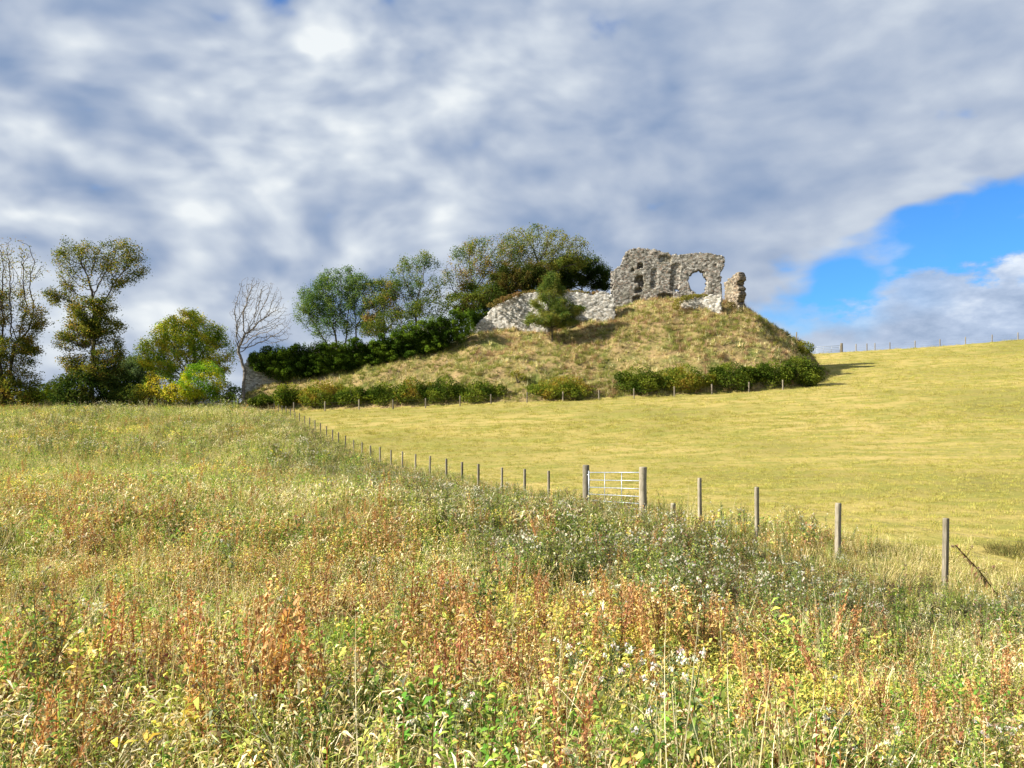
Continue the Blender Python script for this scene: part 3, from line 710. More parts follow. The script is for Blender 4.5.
rel(rubble('hall_wall', plan(613, 119.2), plan(726, 117.2), 9.5, 25.0, 1.25, in_wall, recess, M['ruin'], castle, 0.12, 3, .045))
# the left return of the hall, running back from its corner
cx0 = plan(614.2, 119.6)
rel(rubble('return_wall', (cx0[0] + .55, cx0[1] + .6), (cx0[0] + 3.2, cx0[1] + 5.6), 9.5, 20.2, 1.1, lambda x, y: np.ones(np.shape(x), bool), none_deep, M['ruin'], castle, 0.14, 5, .05))
bast = poly(Zm([(540, 640), (522, 520), (532, 470), (505, 440), (498, 425), (520, 405), (560, 392), (620, 385), (700, 372), (745, 368), (750, 430), (735, 640)]))
rel(rubble('forebuilding_wall', plan(676.5, 114.0), plan(722.5, 112.0), 10.0, 17.5, 1.5, bast, none_deep, M['pale'], castle, 0.13, 8, .05, {'label': 'low pale grey wall stub in front of the window'}))
frag = empty('wall_fragment', (*plan(735, 119.5), gz(*plan(735, 119.5))), 'lone upright stump of brownish masonry standing free right of the castle wall', 'castle ruin')
fo = poly(Zm([(755, 640), (762, 330), (768, 298), (785, 282), (800, 272), (820, 255), (836, 243), (846, 262), (838, 300), (850, 340), (840, 390), (846, 440), (842, 640)]))
rel(rubble('masonry', plan(724, 117.2), plan(739.0, 114.2), 9.0, 20.8, 1.4, fo, none_deep, M['brown_ruin'], frag, 0.12, 12, .10))

# curtain wall climbing the mound, pale stone
def Zc(pts): return [(430 + x / 4.8, 210 + y / 4.8) for x, y in pts]
cw = poly(Zc([(150, 700), (190, 590), (230, 545), (300, 470), (350, 440), (400, 415), (470, 398), (560, 396), (650, 392), (720, 400), (775, 408), (830, 394), (860, 398), (886, 420), (890, 700)]))
curt = empty('curtain_wall', (*plan(540, 112.5), gz(*plan(540, 112.5))), 'pale whitish rubble curtain wall climbing to the castle behind the small lone tree', 'stone wall')
rel(rubble('masonry', plan(464, 113.2), plan(548, 111.0), 6.0, 16.5, 1.3, cw, none_deep, M['pale'], curt, 0.14, 15, .055))
rel(rubble('masonry', plan(546, 113.6), plan(616, 112.6), 8.0, 18.0, 1.3, cw, none_deep, M['pale'], curt, 0.14, 16, .055, {'label': 'greyer upper stretch beside the castle'}))
# stretch of wall under the ivy
iv_top = [(244, 361), (250, 352), (290, 347), (340, 344), (390, 337), (410, 326), (440, 318), (490, 307)]
tp = lambda x: np.interp(x, [p[0] for p in iv_top], [p[1] for p in iv_top])
ivw = empty('ivy_clad_wall', (*plan(360, 108), gz(*plan(360, 108))), 'long low castle wall buried under dark green ivy, bare grey stone showing at its left end', 'stone wall')
rel(rubble('masonry', plan(243, 107.2), plan(492, 108.9), -1.0, 13.5, 1.3, lambda x, y: (x < 450) & (y > tp(x) + 4) & (x > 244 - (y - 360) * .25), none_deep, M['pale'], ivw, 0.22, 19, .10))

# ---------------------------------------------------------------- foliage made of many small leaves
def leaf_quads(P, size, cols, r, up=0.35):
    n = len(P)
    N = r.normal(0, 1, (n, 3)); N[:, 2] = np.abs(N[:, 2]) + up; N /= np.linalg.norm(N, axis=1)[:, None]
    A = np.cross(N, r.normal(0, 1, (n, 3))); A /= np.linalg.norm(A, axis=1)[:, None] + 1e-9; B = np.cross(N, A)
    s = (size * r.uniform(.6, 1.35, n))[:, None]
    V = np.stack([P - A * s * .5, P + B * s * .33, P + A * s * .5, P - B * s * .33], 1).reshape(-1, 3)
    Q = np.arange(4 * n).reshape(n, 4)
    return V, Q, np.repeat(cols, 4, 0)
def pal_cols(P, pal, r, v=.22, cl=1.2):
    """one palette colour per clump, a little different from leaf to leaf"""
    pal = np.array(pal); k = fbm(P[:, 0] / cl + P[:, 2] * .37, P[:, 2] / cl + P[:, 1] * .53, 77, 3)
    k = np.clip((k - .25) / .5 + r.normal(0, .16, len(P)), 0, .999)
    c = pal[(k * len(pal)).astype(int)]
    return np.clip(c * r.uniform(1 - v, 1 + v, (len(P), 1)) * r.uniform(.92, 1.08, (len(P), 3)), 0, 1)
def shell_points(blobs, dens, r, thick=.35):
    out = []
    for (c, s) in blobs:
        area = 4 * math.pi * ((s[0] * s[1]) ** 1.6 / 3 + (s[0] * s[2]) ** 1.6 / 3 + (s[1] * s[2]) ** 1.6 / 3) ** (1 / 1.6); n = int(area * dens)
        v = r.normal(0, 1, (n, 3)); v /= np.linalg.norm(v, axis=1)[:, None]
        lump = .66 + .66 * fbm(v[:, 0] * 3.1 + c[0], v[:, 2] * 3.1 + v[:, 1] * 2.3 + c[2], 5, 3)
        rad = lump * (1 - thick * r.random(n) ** 1.6)
        out.append(np.array(c) + v * rad[:, None] * np.array(s))
    return np.concatenate(out)
def bush(name, label, cat, blobs_px, pal, seed, dens=26, size=.22, group=None, ground=True, stems=True):
    """blobs_px: (px, py, rx, ry, Y)"""
    r = np.random.default_rng(seed)
    bl = [(W(px, py, Y), (rx * Y / F, max(rx, ry) * .8 * Y / F, ry * Y / F)) for px, py, rx, ry, Y in blobs_px]
    P = shell_points(bl, dens * 2.3, r)
    if ground:
        g = ground_z(P[:, 0], P[:, 1]); P = P[P[:, 2] > g + .02]
    c0 = bl[0][0]; bx = float(np.mean([b[0][0] for b in bl])); by = float(np.mean([b[0][1] for b in bl])); root = empty(name, (bx, by, gz(bx, by)), label, cat, group)
    V, Q, C = leaf_quads(P, size, pal_cols(P, pal, r), r)
    rel(obj_np('foliage', V, Q, M['treeleaf'], C, parent=root))
    mb = MB()
    for (c, s) in bl[:3]:
        for k in range(4):
            e = Vector(c) + Vector((r.uniform(-.6, .6) * s[0], r.uniform(-.5, .5) * s[1], r.uniform(-.1, .6) * s[2])); bb = Vector((bx + r.uniform(-.1, .1), by, gz(bx, by) - .15))
            mb.tube([bb, bb.lerp(e, .5) + Vector((r.uniform(-.2, .2), 0, .1)), e], [.06, .045, .02], 5)
    rel(mb.build('stem', M['bark'], root))
    return root

# ---------------------------------------------------------------- trees grown towards points of their crown
def grow(base, targets, r, step=.45, kill=.85, trunk_to=None, trunks=1, wob=.12, max_it=160):
    pos = []; par = []
    for t in range(trunks):
        b = np.array(base) + (np.array([r.uniform(-1, 1), r.uniform(-1, 1), 0]) * (0.0 if trunks == 1 else .5))
        q = b.copy(); i0 = len(pos); pos.append(q.copy()); par.append(-1)
        if trunk_to is not None:
            tt = np.array(trunk_to) + (0 if trunks == 1 else np.array([(t - (trunks - 1) / 2) * 1.6, r.uniform(-1, 1), r.uniform(-.5, .5)]))
            n = max(2, int(np.linalg.norm(tt - b) / step))
            for k in range(1, n + 1):
                q = b + (tt - b) * k / n + np.array([math.sin(k * .7 + seed_of(r)), math.cos(k * .5), 0]) * .05
                pos.append(q); par.append(len(pos) - 2 if k > 1 else i0)
    pos = np.array(pos); par = list(par)
    A = targets.copy()
    D = np.linalg.norm(A[:, None] - pos[None], axis=2); near = D.argmin(1); dist = D.min(1)
    for it in range(max_it):
        alive = dist > kill
        A, near, dist = A[alive], near[alive], dist[alive]
        if len(A) == 0: break
        act = dist < (3.2 if it > 0 else 99) if (dist < 3.2).any() else dist < dist.min() + 1.0
        idx = near[act]; v = A[act] - pos[idx]; v /= np.linalg.norm(v, axis=1)[:, None] + 1e-9
        un, inv = np.unique(idx, return_inverse=True); S = np.zeros((len(un), 3)); np.add.at(S, inv, v)
        S += r.normal(0, wob, S.shape) * np.linalg.norm(S, axis=1)[:, None]; S /= np.linalg.norm(S, axis=1)[:, None] + 1e-9
        new = pos[un] + S * step
        dd = np.linalg.norm(new[:, None] - pos[None], axis=2).min(1); g = dd > step * .35
        new = new[g]; un = un[g]
        if len(new) == 0: break
        o = len(pos); pos = np.concatenate([pos, new]); par += list(un)
        Dn = np.linalg.norm(A[:, None] - new[None], axis=2); m = Dn.min(1); b = m < dist
        near = np.where(b, o + Dn.argmin(1), near); dist = np.minimum(dist, m)
    return pos, np.array(par)
def seed_of(r): return 0.0
def radii(par, tip, power, rmax):
    n = len(par); w = np.zeros(n); kids = np.zeros(n, int)
    for i in range(n):
        if par[i] >= 0: kids[par[i]] += 1
    order = range(n - 1, -1, -1)
    for i in order:
        if kids[i] == 0: w[i] = 1
        if par[i] >= 0: w[par[i]] += w[i]
    return np.minimum(tip * w ** (1 / power), rmax), kids, w
def branch_mesh(pos, par, rad, sides=5):
    """tapered limb pieces sharing a ring at every joint"""
    n = len(pos); d = np.zeros((n, 3))
    for i in range(n):
        j = par[i]
        d[i] = pos[i] - pos[j] if j >= 0 else (0, 0, 1)
    d /= np.linalg.norm(d, axis=1)[:, None] + 1e-9
    ref = np.where(np.abs(d[:, 2:3]) > .9, np.array([[1., 0, 0]]), np.array([[0, 0, 1.]]))
    a = np.cross(d, ref); a /= np.linalg.norm(a, axis=1)[:, None]; b = np.cross(d, a)
    ang = np.linspace(0, 2 * math.pi, sides, endpoint=False)
    idx = np.where(par >= 0)[0]; pr = par[idx]
    V = []; m = len(idx)
    rp = np.minimum(rad[pr], rad[idx] * 1.35 + .004)
    for base, rr in ((pos[pr] - d[idx] * rp[:, None] * .4, rp), (pos[idx], rad[idx])):
        V.append(base[:, None] + rr[:, None, None] * (a[idx][:, None] * np.cos(ang)[None, :, None] + b[idx][:, None] * np.sin(ang)[None, :, None]))
    V = np.concatenate([V[0], V[1]], 1).reshape(-1, 3)
    k = np.arange(m)[:, None] * 2 * sides; j = np.arange(sides)[None]; j2 = (j + 1) % sides
    Q = np.stack([k + j, k + j2, k + sides + j2, k + sides + j], 2).reshape(-1, 4)
    return V, Q
def tree(name, label, cat, base_px, Y, blobs, pal, seed, n_att=500, leaves=9, size=.27, tip=.022, power=2.15, rmax=.45, trunk_py=None, trunk_px=None, trunks=1,
         bark='bark', group=None, step=.45, kill=.8, spread=.42, gap=.35, wob=.14):
    """blobs: (px, py, rx, ry, leafiness); all measured in the picture at distance Y"""
    r = np.random.default_rng(seed); n_att = int(n_att * 1.6); leaves = leaves * 6.5; spread *= .95; size *= .78
    bx, by = (base_px - 512) / F * Y, Y; base = (bx, by, gz(bx, by) - .2)
    k = Y / F; T = []; Lf = []
    tot = sum(b[2] * b[3] for b in blobs)
    for (px, py, rx, ry, lf) in blobs:
        n = int(n_att * rx * ry / tot); v = r.normal(0, 1, (n, 3)); v /= np.linalg.norm(v, axis=1)[:, None]; v *= (r.random((n, 1)) ** .42)
        c = np.array(W(px, py, Y)); T.append(c + v * np.array([rx, max(rx, ry) * .75, ry]) * k); Lf += [lf] * n
    T = np.concatenate(T); Lf = np.array(Lf)
    tt = None
    if trunk_py is not None: tt = np.array(W(trunk_px if trunk_px is not None else base_px, trunk_py, Y))
    pos, par = grow(base, T, r, step, kill, tt, trunks, wob)
    rad, kids, w = radii(par, tip, power, rmax)
    root = empty(name, base, label, cat, group)
    V, Q = branch_mesh(pos, par, rad)
    rel(obj_np('trunk', V, Q, M[bark], smooth=True, parent=root))
    if leaves > 0:
        thin = np.where(w <= 4)[0]
        Dn = np.array([((T - pos[i]) ** 2).sum(1).argmin() for i in thin]); lf = Lf[Dn]
        g = fbm(pos[thin, 0] * .7 + pos[thin, 1] * .3, pos[thin, 2] * .7 + pos[thin, 1] * .4, seed, 3)
        cnt = (leaves * lf * np.clip((g - gap) / .22, 0, 1.5) * r.uniform(.5, 1.5, len(thin))).astype(int)
        P = np.repeat(pos[thin], cnt, 0); P = P + r.normal(0, spread, P.shape) * np.array([1, 1, .75])
        V, Q, C = leaf_quads(P, size, pal_cols(P, pal, r), r)
        rel(obj_np('crown', V, Q, M['treeleaf'], C, parent=root))
    return root

OLIVE = [(0.075, 0.105, 0.02), (0.145, 0.17, 0.03), (0.23, 0.225, 0.04), (0.28, 0.20, 0.045)]
RUSSET = [(0.075, 0.125, 0.025), (0.14, 0.19, 0.035), (0.23, 0.235, 0.05), (0.30, 0.20, 0.07)]
DARK = [(0.025, 0.05, 0.012), (0.045, 0.08, 0.016), (0.075, 0.11, 0.024)]
YGREEN = [(0.15, 0.23, 0.03), (0.28, 0.37, 0.04), (0.44, 0.46, 0.05), (0.56, 0.46, 0.06)]
BRIGHTG = [(0.13, 0.26, 0.02), (0.24, 0.36, 0.03), (0.46, 0.44, 0.03)]
ASH = [(0.065, 0.125, 0.035), (0.105, 0.18, 0.05), (0.17, 0.24, 0.07)]
IVY = [(0.035, 0.07, 0.010), (0.08, 0.14, 0.018), (0.14, 0.215, 0.025)]

# left group
tree('oak_tree', 'half bare tree at the left edge, thin naked twigs above hanging olive leaves', 'tree', 4, 104, [(-4, 262, 46, 28, .10), (-8, 305, 46, 22, 1.5), (30, 318, 18, 24, 1.1), (-6, 345, 44, 20, 1.4), (20, 350, 22, 22, .8), (15, 380, 28, 12, .7), (24, 270, 24, 16, .08)], OLIVE, 301,
     n_att=1300, leaves=11, rmax=.42, trunk_py=345, trunk_px=8, trunks=2, spread=.45)
tree('beech_tree', 'tall two tiered tree with a wide open upper crown above drooping russet green boughs', 'tree', 92, 103,
     [(82, 255, 28, 18, .38), (122, 262, 27, 26, .55), (98, 282, 24, 14, .7), (70, 268, 14, 22, .3), (62, 296, 22, 11, .9), (92, 312, 26, 20, 1.15), (100, 330, 24, 18, 1.4), (78, 338, 24, 18, 1.1), (108, 356, 17, 20, 1.1), (78, 362, 18, 16, 1.1), (92, 372, 26, 14, 1.2)], OLIVE + [(.10, .14, .025)], 302,
     n_att=1500, leaves=13, rmax=.62, trunk_py=305, trunk_px=94, spread=.42, gap=.30)
bush('holly_bush', 'big very dark shrub at the foot of the tall two tiered tree', 'shrub', [(92, 388, 30, 21, 103), (70, 394, 18, 15, 102), (115, 385, 18, 20, 104)], DARK + [(.08, .09, .02)], 303, 24, .26)
bush('elder_bush', 'low dark olive shrub near the left edge of the photo', 'shrub', [(14, 395, 22, 15, 104), (-8, 385, 22, 22, 104)], OLIVE, 304, 22, .25)
bush('hazel_bush', 'small light green shrub filling the gap between two large trees at the left', 'shrub', [(45, 396, 18, 13, 108), (60, 392, 14, 15, 109), (33, 400, 12, 10, 107)], YGREEN[:3], 305, 20, .24)
tree('birch_tree', 'pale green distant tree seen behind the tall two tiered tree', 'tree', 132, 132, [(135, 372, 20, 18, 1.0), (118, 380, 16, 16, 1.0), (148, 384, 14, 14, 1)], [(0.10, .15, .06), (.13, .18, .08)], 306, n_att=320, leaves=16, trunk_py=392, gap=.2, size=.3)
tree('sycamore_tree', 'broad rounded yellow green tree standing left of the bare tree', 'tree', 188, 108,
     [(188, 335, 36, 23, 1.0), (160, 352, 25, 22, .9), (212, 355, 24, 24, .85), (185, 365, 40, 18, .9), (190, 318, 18, 9, .9)], [(0.16, 0.25, 0.03), (0.30, 0.42, 0.045), (0.46, 0.50, 0.055), (0.56, 0.48, 0.06)], 307, n_att=950, leaves=13, rmax=.35, trunk_py=378, spread=.42, gap=.28)
bush('willow_bush', 'round bright yellow green bush below the broad rounded tree', 'shrub', [(204, 381, 23, 19, 102.5), (192, 386, 14, 15, 102)], BRIGHTG, 308, 44, .17)
bush('hawthorn_bush', 'low yellowing bush left of the round bright bush', 'shrub', [(160, 386, 18, 15, 103.5), (178, 392, 15, 11, 102.5), (144, 394, 12, 10, 103)], YGREEN + [(.38, .32, .04)], 309, 24, .22)
bush('bramble_bush', 'dark green low bush in front of the pale distant tree', 'shrub', [(133, 395, 16, 11, 102.5), (118, 398, 10, 9, 102)], DARK + OLIVE[:2], 310, 24, .22)
bush('bramble_bush', 'tiny dark bush at the foot of the bare tree, left of the wall end', 'shrub', [(229, 398, 8, 6, 101.5), (218, 400, 7, 5, 101.5)], YGREEN[:2] + OLIVE[:1], 311, 26, .2)
tree('bare_tree', 'leafless grey tree with fine branching twigs beside the end of the ivy wall', 'tree', 243, 104.6,
     [(262, 300, 24, 22, 0), (245, 318, 14, 34, 0), (278, 318, 18, 16, 0), (236, 345, 8, 16, 0), (270, 335, 22, 12, 0), (252, 288, 16, 14, 0)], OLIVE, 312, n_att=1500, leaves=0, tip=.016, power=2.35, rmax=.24, trunk_py=374, trunk_px=244, bark='bark_grey', step=.3, kill=.42, wob=.2)
bush('hawthorn_bush', 'dull green bush behind the gap between the bare tree and the round bright bush', 'shrub', [(222, 391, 14, 10, 112), (236, 394, 9, 8, 112), (208, 394, 12, 8, 113)], OLIVE[:2] + YGREEN[:1], 340, 20, .24)
bush('hawthorn_bush', 'low dark bush farthest back, between the two tall trees at the left', 'shrub', [(48, 398, 26, 8, 116), (22, 398, 20, 8, 116), (75, 399, 18, 8, 117)], DARK + OLIVE[:1], 341, 20, .26)
bush('hawthorn_bush', 'low green bush farthest back, behind the yellowing bush', 'shrub', [(150, 397, 24, 9, 116), (180, 398, 22, 8, 117), (125, 398, 18, 8, 116)], OLIVE[:2], 342, 20, .26)
# trees behind the ivy wall
tree('ash_tree', 'many stemmed green ash tree rising behind the left part of the ivy wall', 'tree', 340, 121,
     [(318, 300, 26, 22, 1.1), (345, 285, 28, 20, 1.2), (362, 303, 26, 26, 1.1), (330, 322, 32, 16, .8), (304, 310, 12, 16, .8)], ASH, 313, n_att=900, leaves=9, rmax=.24, trunk_py=338, trunks=4, gap=.32)
tree('oak_tree', 'narrow russet tree between the green ash and the taller sparse oak', 'tree', 384, 119,
     [(385, 300, 16, 22, 1.0), (378, 322, 18, 16, 1.0), (392, 318, 14, 16, 1), (372, 292, 10, 14, .6)], RUSSET, 314, n_att=480, leaves=13, rmax=.25, trunk_py=335, gap=.3)
tree('oak_tree', 'sparse brown topped oak standing left of the big spreading tree', 'tree', 416, 118,
     [(412, 268, 20, 15, .7), (425, 262, 14, 12, .6), (400, 280, 14, 14, .9), (418, 290, 24, 16, 1.3), (410, 308, 16, 12, .8), (438, 285, 10, 14, .35)], ASH[:2] + RUSSET[1:3], 315, n_att=620, leaves=10, rmax=.32, trunk_py=305, spread=.4)
tree('oak_tree', 'wide spreading oak with thin autumn leaves, the tallest crown left of the castle', 'tree', 472, 121,
     [(485, 262, 28, 26, .6), (468, 258, 18, 20, .6), (505, 252, 30, 20, .45), (462, 285, 22, 18, .8), (490, 290, 26, 14, .9), (450, 275, 12, 16, .5), (448, 295, 14, 10, .7)], RUSSET, 316, n_att=1100, leaves=11, rmax=.42, trunk_py=300, trunk_px=474, gap=.34)
tree('oak_tree', 'airy tree with bare looking upper branches just right of the wide spreading oak', 'tree', 540, 122,
     [(540, 245, 34, 20, .4), (570, 252, 24, 18, .4), (555, 262, 36, 12, .6), (525, 265, 24, 20, .6), (520, 238, 20, 12, .2)], RUSSET[:3] + OLIVE[1:3], 317, n_att=900, leaves=11, rmax=.36, trunk_py=285, gap=.3)
tree('oak_tree', 'dense olive brown tree filling the middle above the pale curtain wall', 'tree', 512, 116.5,
     [(515, 282, 26, 18, 1.2), (500, 300, 22, 12, 1.2), (535, 276, 22, 14, 1.2), (480, 300, 18, 10, 1.1), (466, 308, 14, 8, 1.1)], [(0.04, .06, .014), (.08, .09, .02), (.13, .10, .03)], 318, n_att=700, leaves=17, rmax=.3, trunk_py=305, gap=.2)
tree('holm_oak_tree', 'dark green dense tree tucked against the left end of the castle wall', 'tree', 582, 127,
     [(575, 268, 26, 14, 1.2), (595, 276, 18, 15, 1.3), (566, 280, 24, 10, .9), (600, 284, 12, 8, 1.2)], DARK + [(.07, .10, .02)], 319, n_att=600, leaves=18, rmax=.3, trunk_py=290, gap=.22)
tree('hawthorn_tree', 'small lone pointed tree standing on the slope in front of the pale curtain wall', 'tree', 552, 107.5,
     [(551, 281, 8, 11, 1.1), (551, 293, 15, 10, 1.2), (552, 305, 23, 9, 1.3), (553, 316, 28, 7, 1.4), (574, 309, 12, 6, 1.1), (545, 322, 22, 5, 1.3), (562, 323, 18, 4, 1.2)], [(0.08, .125, .028), (0.14, .19, .04), (.21, .22, .05)], 320, n_att=900, leaves=18, rmax=.11, trunk_py=325, gap=.18, spread=.3, size=.18, step=.35, kill=.6)
bush('hawthorn_bush', 'dark olive thicket between the sparse oaks, showing just above the middle of the ivy', 'shrub', [(395, 322, 22, 12, 116), (430, 308, 20, 11, 116), (372, 330, 14, 8, 116)], OLIVE[:2] + DARK[1:], 343, 16, .22)
bush('hawthorn_bush', 'dark green thicket filling the foot of the widest oak above the end of the ivy', 'shrub', [(465, 302, 22, 10, 115), (490, 295, 18, 10, 115)], DARK[1:] + OLIVE[:2], 344, 16, .22)
# small turf on top of the curtain wall
def ivy_strip(parent, name, pts, hh, pal, seed, dens, size=.2):
    r = np.random.default_rng(seed); bl = []
    for (px, py, rx, ry, Y) in pts: bl.append((W(px, py, Y), (rx * Y / F, .9, ry * Y / F)))
    P = shell_points(bl, dens * 2.0, r); g = ground_z(P[:, 0], P[:, 1]); P = P[P[:, 2] > g + .05]
    V, Q, C = leaf_quads(P, size, pal_cols(P, pal, r), r); return rel(obj_np(name, V, Q, M['treeleaf'], C, parent=parent))
r_ = random.Random(5); ivs = []
for k in range(58):
    x = 256 + k * 4.1 + r_.uniform(-1.5, 1.5); top = tp(x) - 1 + r_.uniform(-3.5, 3.5); bot = np.interp(x, [252, 262, 285, 300, 340, 400, 450, 492], [366, 375, 381, 380, 373, 361, 347, 329])
    Yk = 106.3 + (x - 243) / 249 * 1.5 + 7.5 * max(0, min(1, (x - 462) / 12))
    ivs.append((x, (top + bot) / 2 + r_.uniform(-1, 1), r_.uniform(5, 9), (bot - top) / 2 + r_.uniform(0, 2), Yk + r_.uniform(-.35, .35)))
    for _ in range(3): ivs.append((x + r_.uniform(-4, 4), r_.uniform(top + 1, bot - 3), r_.uniform(2, 5), r_.uniform(1.5, 3.5), Yk - r_.uniform(.4, 1.0)))
ivy_strip(ivw, 'ivy', ivs, 0, IVY, 330, 34, .19)
ivy_strip(curt, 'turf_capping', [(492 + k * 7, tp2, 6, 2.2, 111 + k * .26) for k, tp2 in enumerate([305, 301, 298, 296, 294, 293, 292, 292, 292, 292, 292, 292, 292, 293, 294, 293])], 0, [(.20, .16, .06), (.13, .12, .03), (.24, .15, .07)], 331, 22, .2)
ivy_strip(castle, 'turf_capping', [(679, 301, 5, 3, 112.5), (686, 297.5, 6, 2.5, 113), (694, 296, 6, 2, 113.6), (702, 295.8, 6, 1.6, 114), (676, 306, 4, 4, 112)], 0, [(.20, .20, .05), (.28, .24, .06), (.14, .15, .03)], 332, 40, .17)
bush('grass_clump', 'brown tussock of long grass at the foot of the lone masonry stump', 'plant', [(732, 309, 9, 7, 115.5), (724, 314, 6, 4, 114.5), (741, 314, 7, 4, 115)], [(.14, .12, .04), (.22, .17, .07)], 333, 40, .2)

# hedge bushes along the foot of the mound
HG = [(0.04, 0.07, 0.010), (0.09, 0.13, 0.018), (0.18, 0.22, 0.03)]
HY = HG[1:] + [(0.22, 0.21, 0.03), (.26, .19, .035)]
hb = [(262, 398, 11, 7, HG, 'small low bush at the left tip of the hedge under the ivy wall'), (288, 393, 17, 12, HG + HY[2:3], 'yellowing bush second from the left tip of the hedge'),
      (322, 392, 20, 14, HY, 'wide bush with brownish leaves, third from the left tip of the hedge'), (354, 394, 17, 11, HG, 'dark low bush below the left part of the ivy wall'),
      (384, 392, 18, 13, HG, 'bushy hedge shrub below the middle of the ivy wall'), (412, 390, 19, 15, HG + HY[3:4], 'tall rounded hedge shrub with yellow patches near the middle of the long hedge'),
      (445, 389, 20, 15, HG, 'dark rounded hedge shrub, second from the right end of the long hedge'), (480, 391, 22, 13, HG, 'dark shrub ending the long hedge at its right'),
      (563, 387, 31, 12, HY, 'separate oblong gorse bush standing alone between the two hedges'),
      (640, 379, 24, 14, HG, 'leftmost bush of the right hand hedge'), (684, 377, 26, 15, HY, 'yellow flecked bush in the right hand hedge, second from its left end'),
      (730, 375, 26, 14, HG, 'dark green bush in the middle of the right hand hedge'), (768, 372, 22, 14, HG, 'dense dark bush right of the middle of the right hand hedge'), (799, 370, 20, 16, HG, 'dark bush closing the right hand hedge beside the open pasture')]
for k, (px, py, rx, ry, pal, lab) in enumerate(hb):
    x = (px - 512) / F * 95; Yh = float(foot_y(x)) + 1.6
    rk = random.Random(k * 7 + 1); py += 1.0; ry *= 1.0; bb = [(px, py + 1, rx * .85, ry, Yh), (px, py + ry * .35, rx * 1.12, ry * .75, Yh + .3)]
    for q in range(9):
        f = rk.uniform(-1, 1); bb.append((px + f * rx * 1.02, py + ry * rk.uniform(-.55, .45) * (1.1 - abs(f) * .5) + 2, rx * rk.uniform(.2, .42), ry * rk.uniform(.35, .62), Yh + rk.uniform(-.7, .9)))
    bush('hedge_bush', lab, 'bush', bb, pal, 400 + k, 22, .2, 'bushes of the hedge along the foot of the mound')
bush('gorse_bush', 'small round green bush on the right shoulder of the mound', 'bush', [(804, 348, 10, 7, 112), (796, 351, 7, 5, 112)], HY[:3], 430, 34, .19)
bush('rose_bush', 'small pale bush on the slope above the gap in the hedge', 'bush', [(515, 374, 5, 4, 98), (522, 377, 4, 4, 97.5)], HY[1:], 431, 30, .18)

# ---------------------------------------------------------------- fences and gates
def post_mesh(h, w, seed, round_=False, lean=0.0):
    r = random.Random(seed); mb = MB(); n = 12 if round_ else 8
    if round_: prof = [(math.cos(2 * math.pi * k / n), math.sin(2 * math.pi * k / n)) for k in range(n)]; s = w / 2
    else: prof = [(1, .8), (.8, 1), (-.8, 1), (-1, .8), (-1, -.8), (-.8, -1), (.8, -1), (1, -.8)]; s = w / 2
    zs = [-.5, 0, h * .35, h * .7, h - .015, h]; V = []; fs = []
    for i, z in enumerate(zs):
        k = .93 if i == len(zs) - 1 else 1; ox = r.uniform(-.004, .004) + lean * z; oy = r.uniform(-.004, .004)
        for (a, b) in prof: V.append((a * s * k * r.uniform(.97, 1.03) + ox, b * s * k * r.uniform(.97, 1.03) + oy, z))
    for i in range(len(zs) - 1):
        for j in range(n): fs.append((i * n + j, i * n + (j + 1) % n, (i + 1) * n + (j + 1) % n, (i + 1) * n + j))
    V.append((lean * h, 0, h)); c = len(V) - 1; o = (len(zs) - 1) * n
    for j in range(n): fs.append((o + j, o + (j + 1) % n, c))
    mb.add(V, fs); return mb
ANG = R(-68)
def fence(name, label, posts, hs, w, mat, wires=(.35, .7, 1.05), wr=.0017, rz=None, seed=0, segs=None):
    x0, y0 = posts[0]; root = empty(name, (x0, y0, gz(x0, y0)), label, 'fence')
    tops = []
    for k, (x, y) in enumerate(posts):
        rr = random.Random(seed * 100 + k); h = hs[k] if hasattr(hs, '__len__') else hs * rr.uniform(.95, 1.05)
        p = post_mesh(h, w * rr.uniform(.9, 1.1), seed * 100 + k, lean=rr.uniform(-.025, .025)).build('post', mat, root)
        p.matrix_parent_inverse = Matrix.Identity(4); g = gz(x, y); p.location = (x - x0, y - y0, g - gz(x0, y0)); p.rotation_euler = (0, 0, (rz or 0) + rr.uniform(-.07, .07)); tops.append((x, y, g))
    for f in wires:
        mb = MB()
        for (a, b) in zip(tops[:-1], tops[1:]):
            if segs and math.hypot(a[0] - b[0], a[1] - b[1]) > segs: continue
            A = Vector((a[0] - x0, a[1] - y0, a[2] + f - gz(x0, y0))); B = Vector((b[0] - x0, b[1] - y0, b[2] + f - gz(x0, y0)))
            mb.tube([A, A.lerp(B, .5) - Vector((0, 0, .015)), B], [wr] * 3, 4, cap=False)
        wo = mb.build('wire', M['wire'], root)
    return root
def fy_of(px): return 14.86 / ((px - 512) / F + .4574)
lpx = [548.7, 524.8, 502, 478.4, 462, 446.4, 430, 415.5, 402.4, 391, 380, 370.5, 362, 353.6, 345.5, 338.5, 332.5, 326.5, 320.5, 315, 309.6, 304.7, 299.4, 295]
lY = [fy_of(p) for p in lpx] + [88, 91, 94, 97, 100.5]
LP = [(fence_x(y), y) for y in lY]
topy = [470.8, 469, 467.5, 464, 462, 458.5, 456, 454, 451.5, 450, 447, 445.6, 443.5, 440, 438, 435, 431.5, 429, 425.6, 421, 418, 415.8, 413, 412]
hh = []
for k, (x, y) in enumerate(LP):
    h = (HORIZ - topy[k]) / F * y - gz(x, y) if k < len(topy) else 1.15
    hh.append(min(1.4, max(.95, h)))
fence('field_fence', 'long line of dark thin posts running from the gate away to the castle mound', LP, hh, .09, M['wood'], rz=ANG, seed=1)
rp = [(700, 478), (757, 487), (838, 503), (945, 518)]
RP = []; rh = []
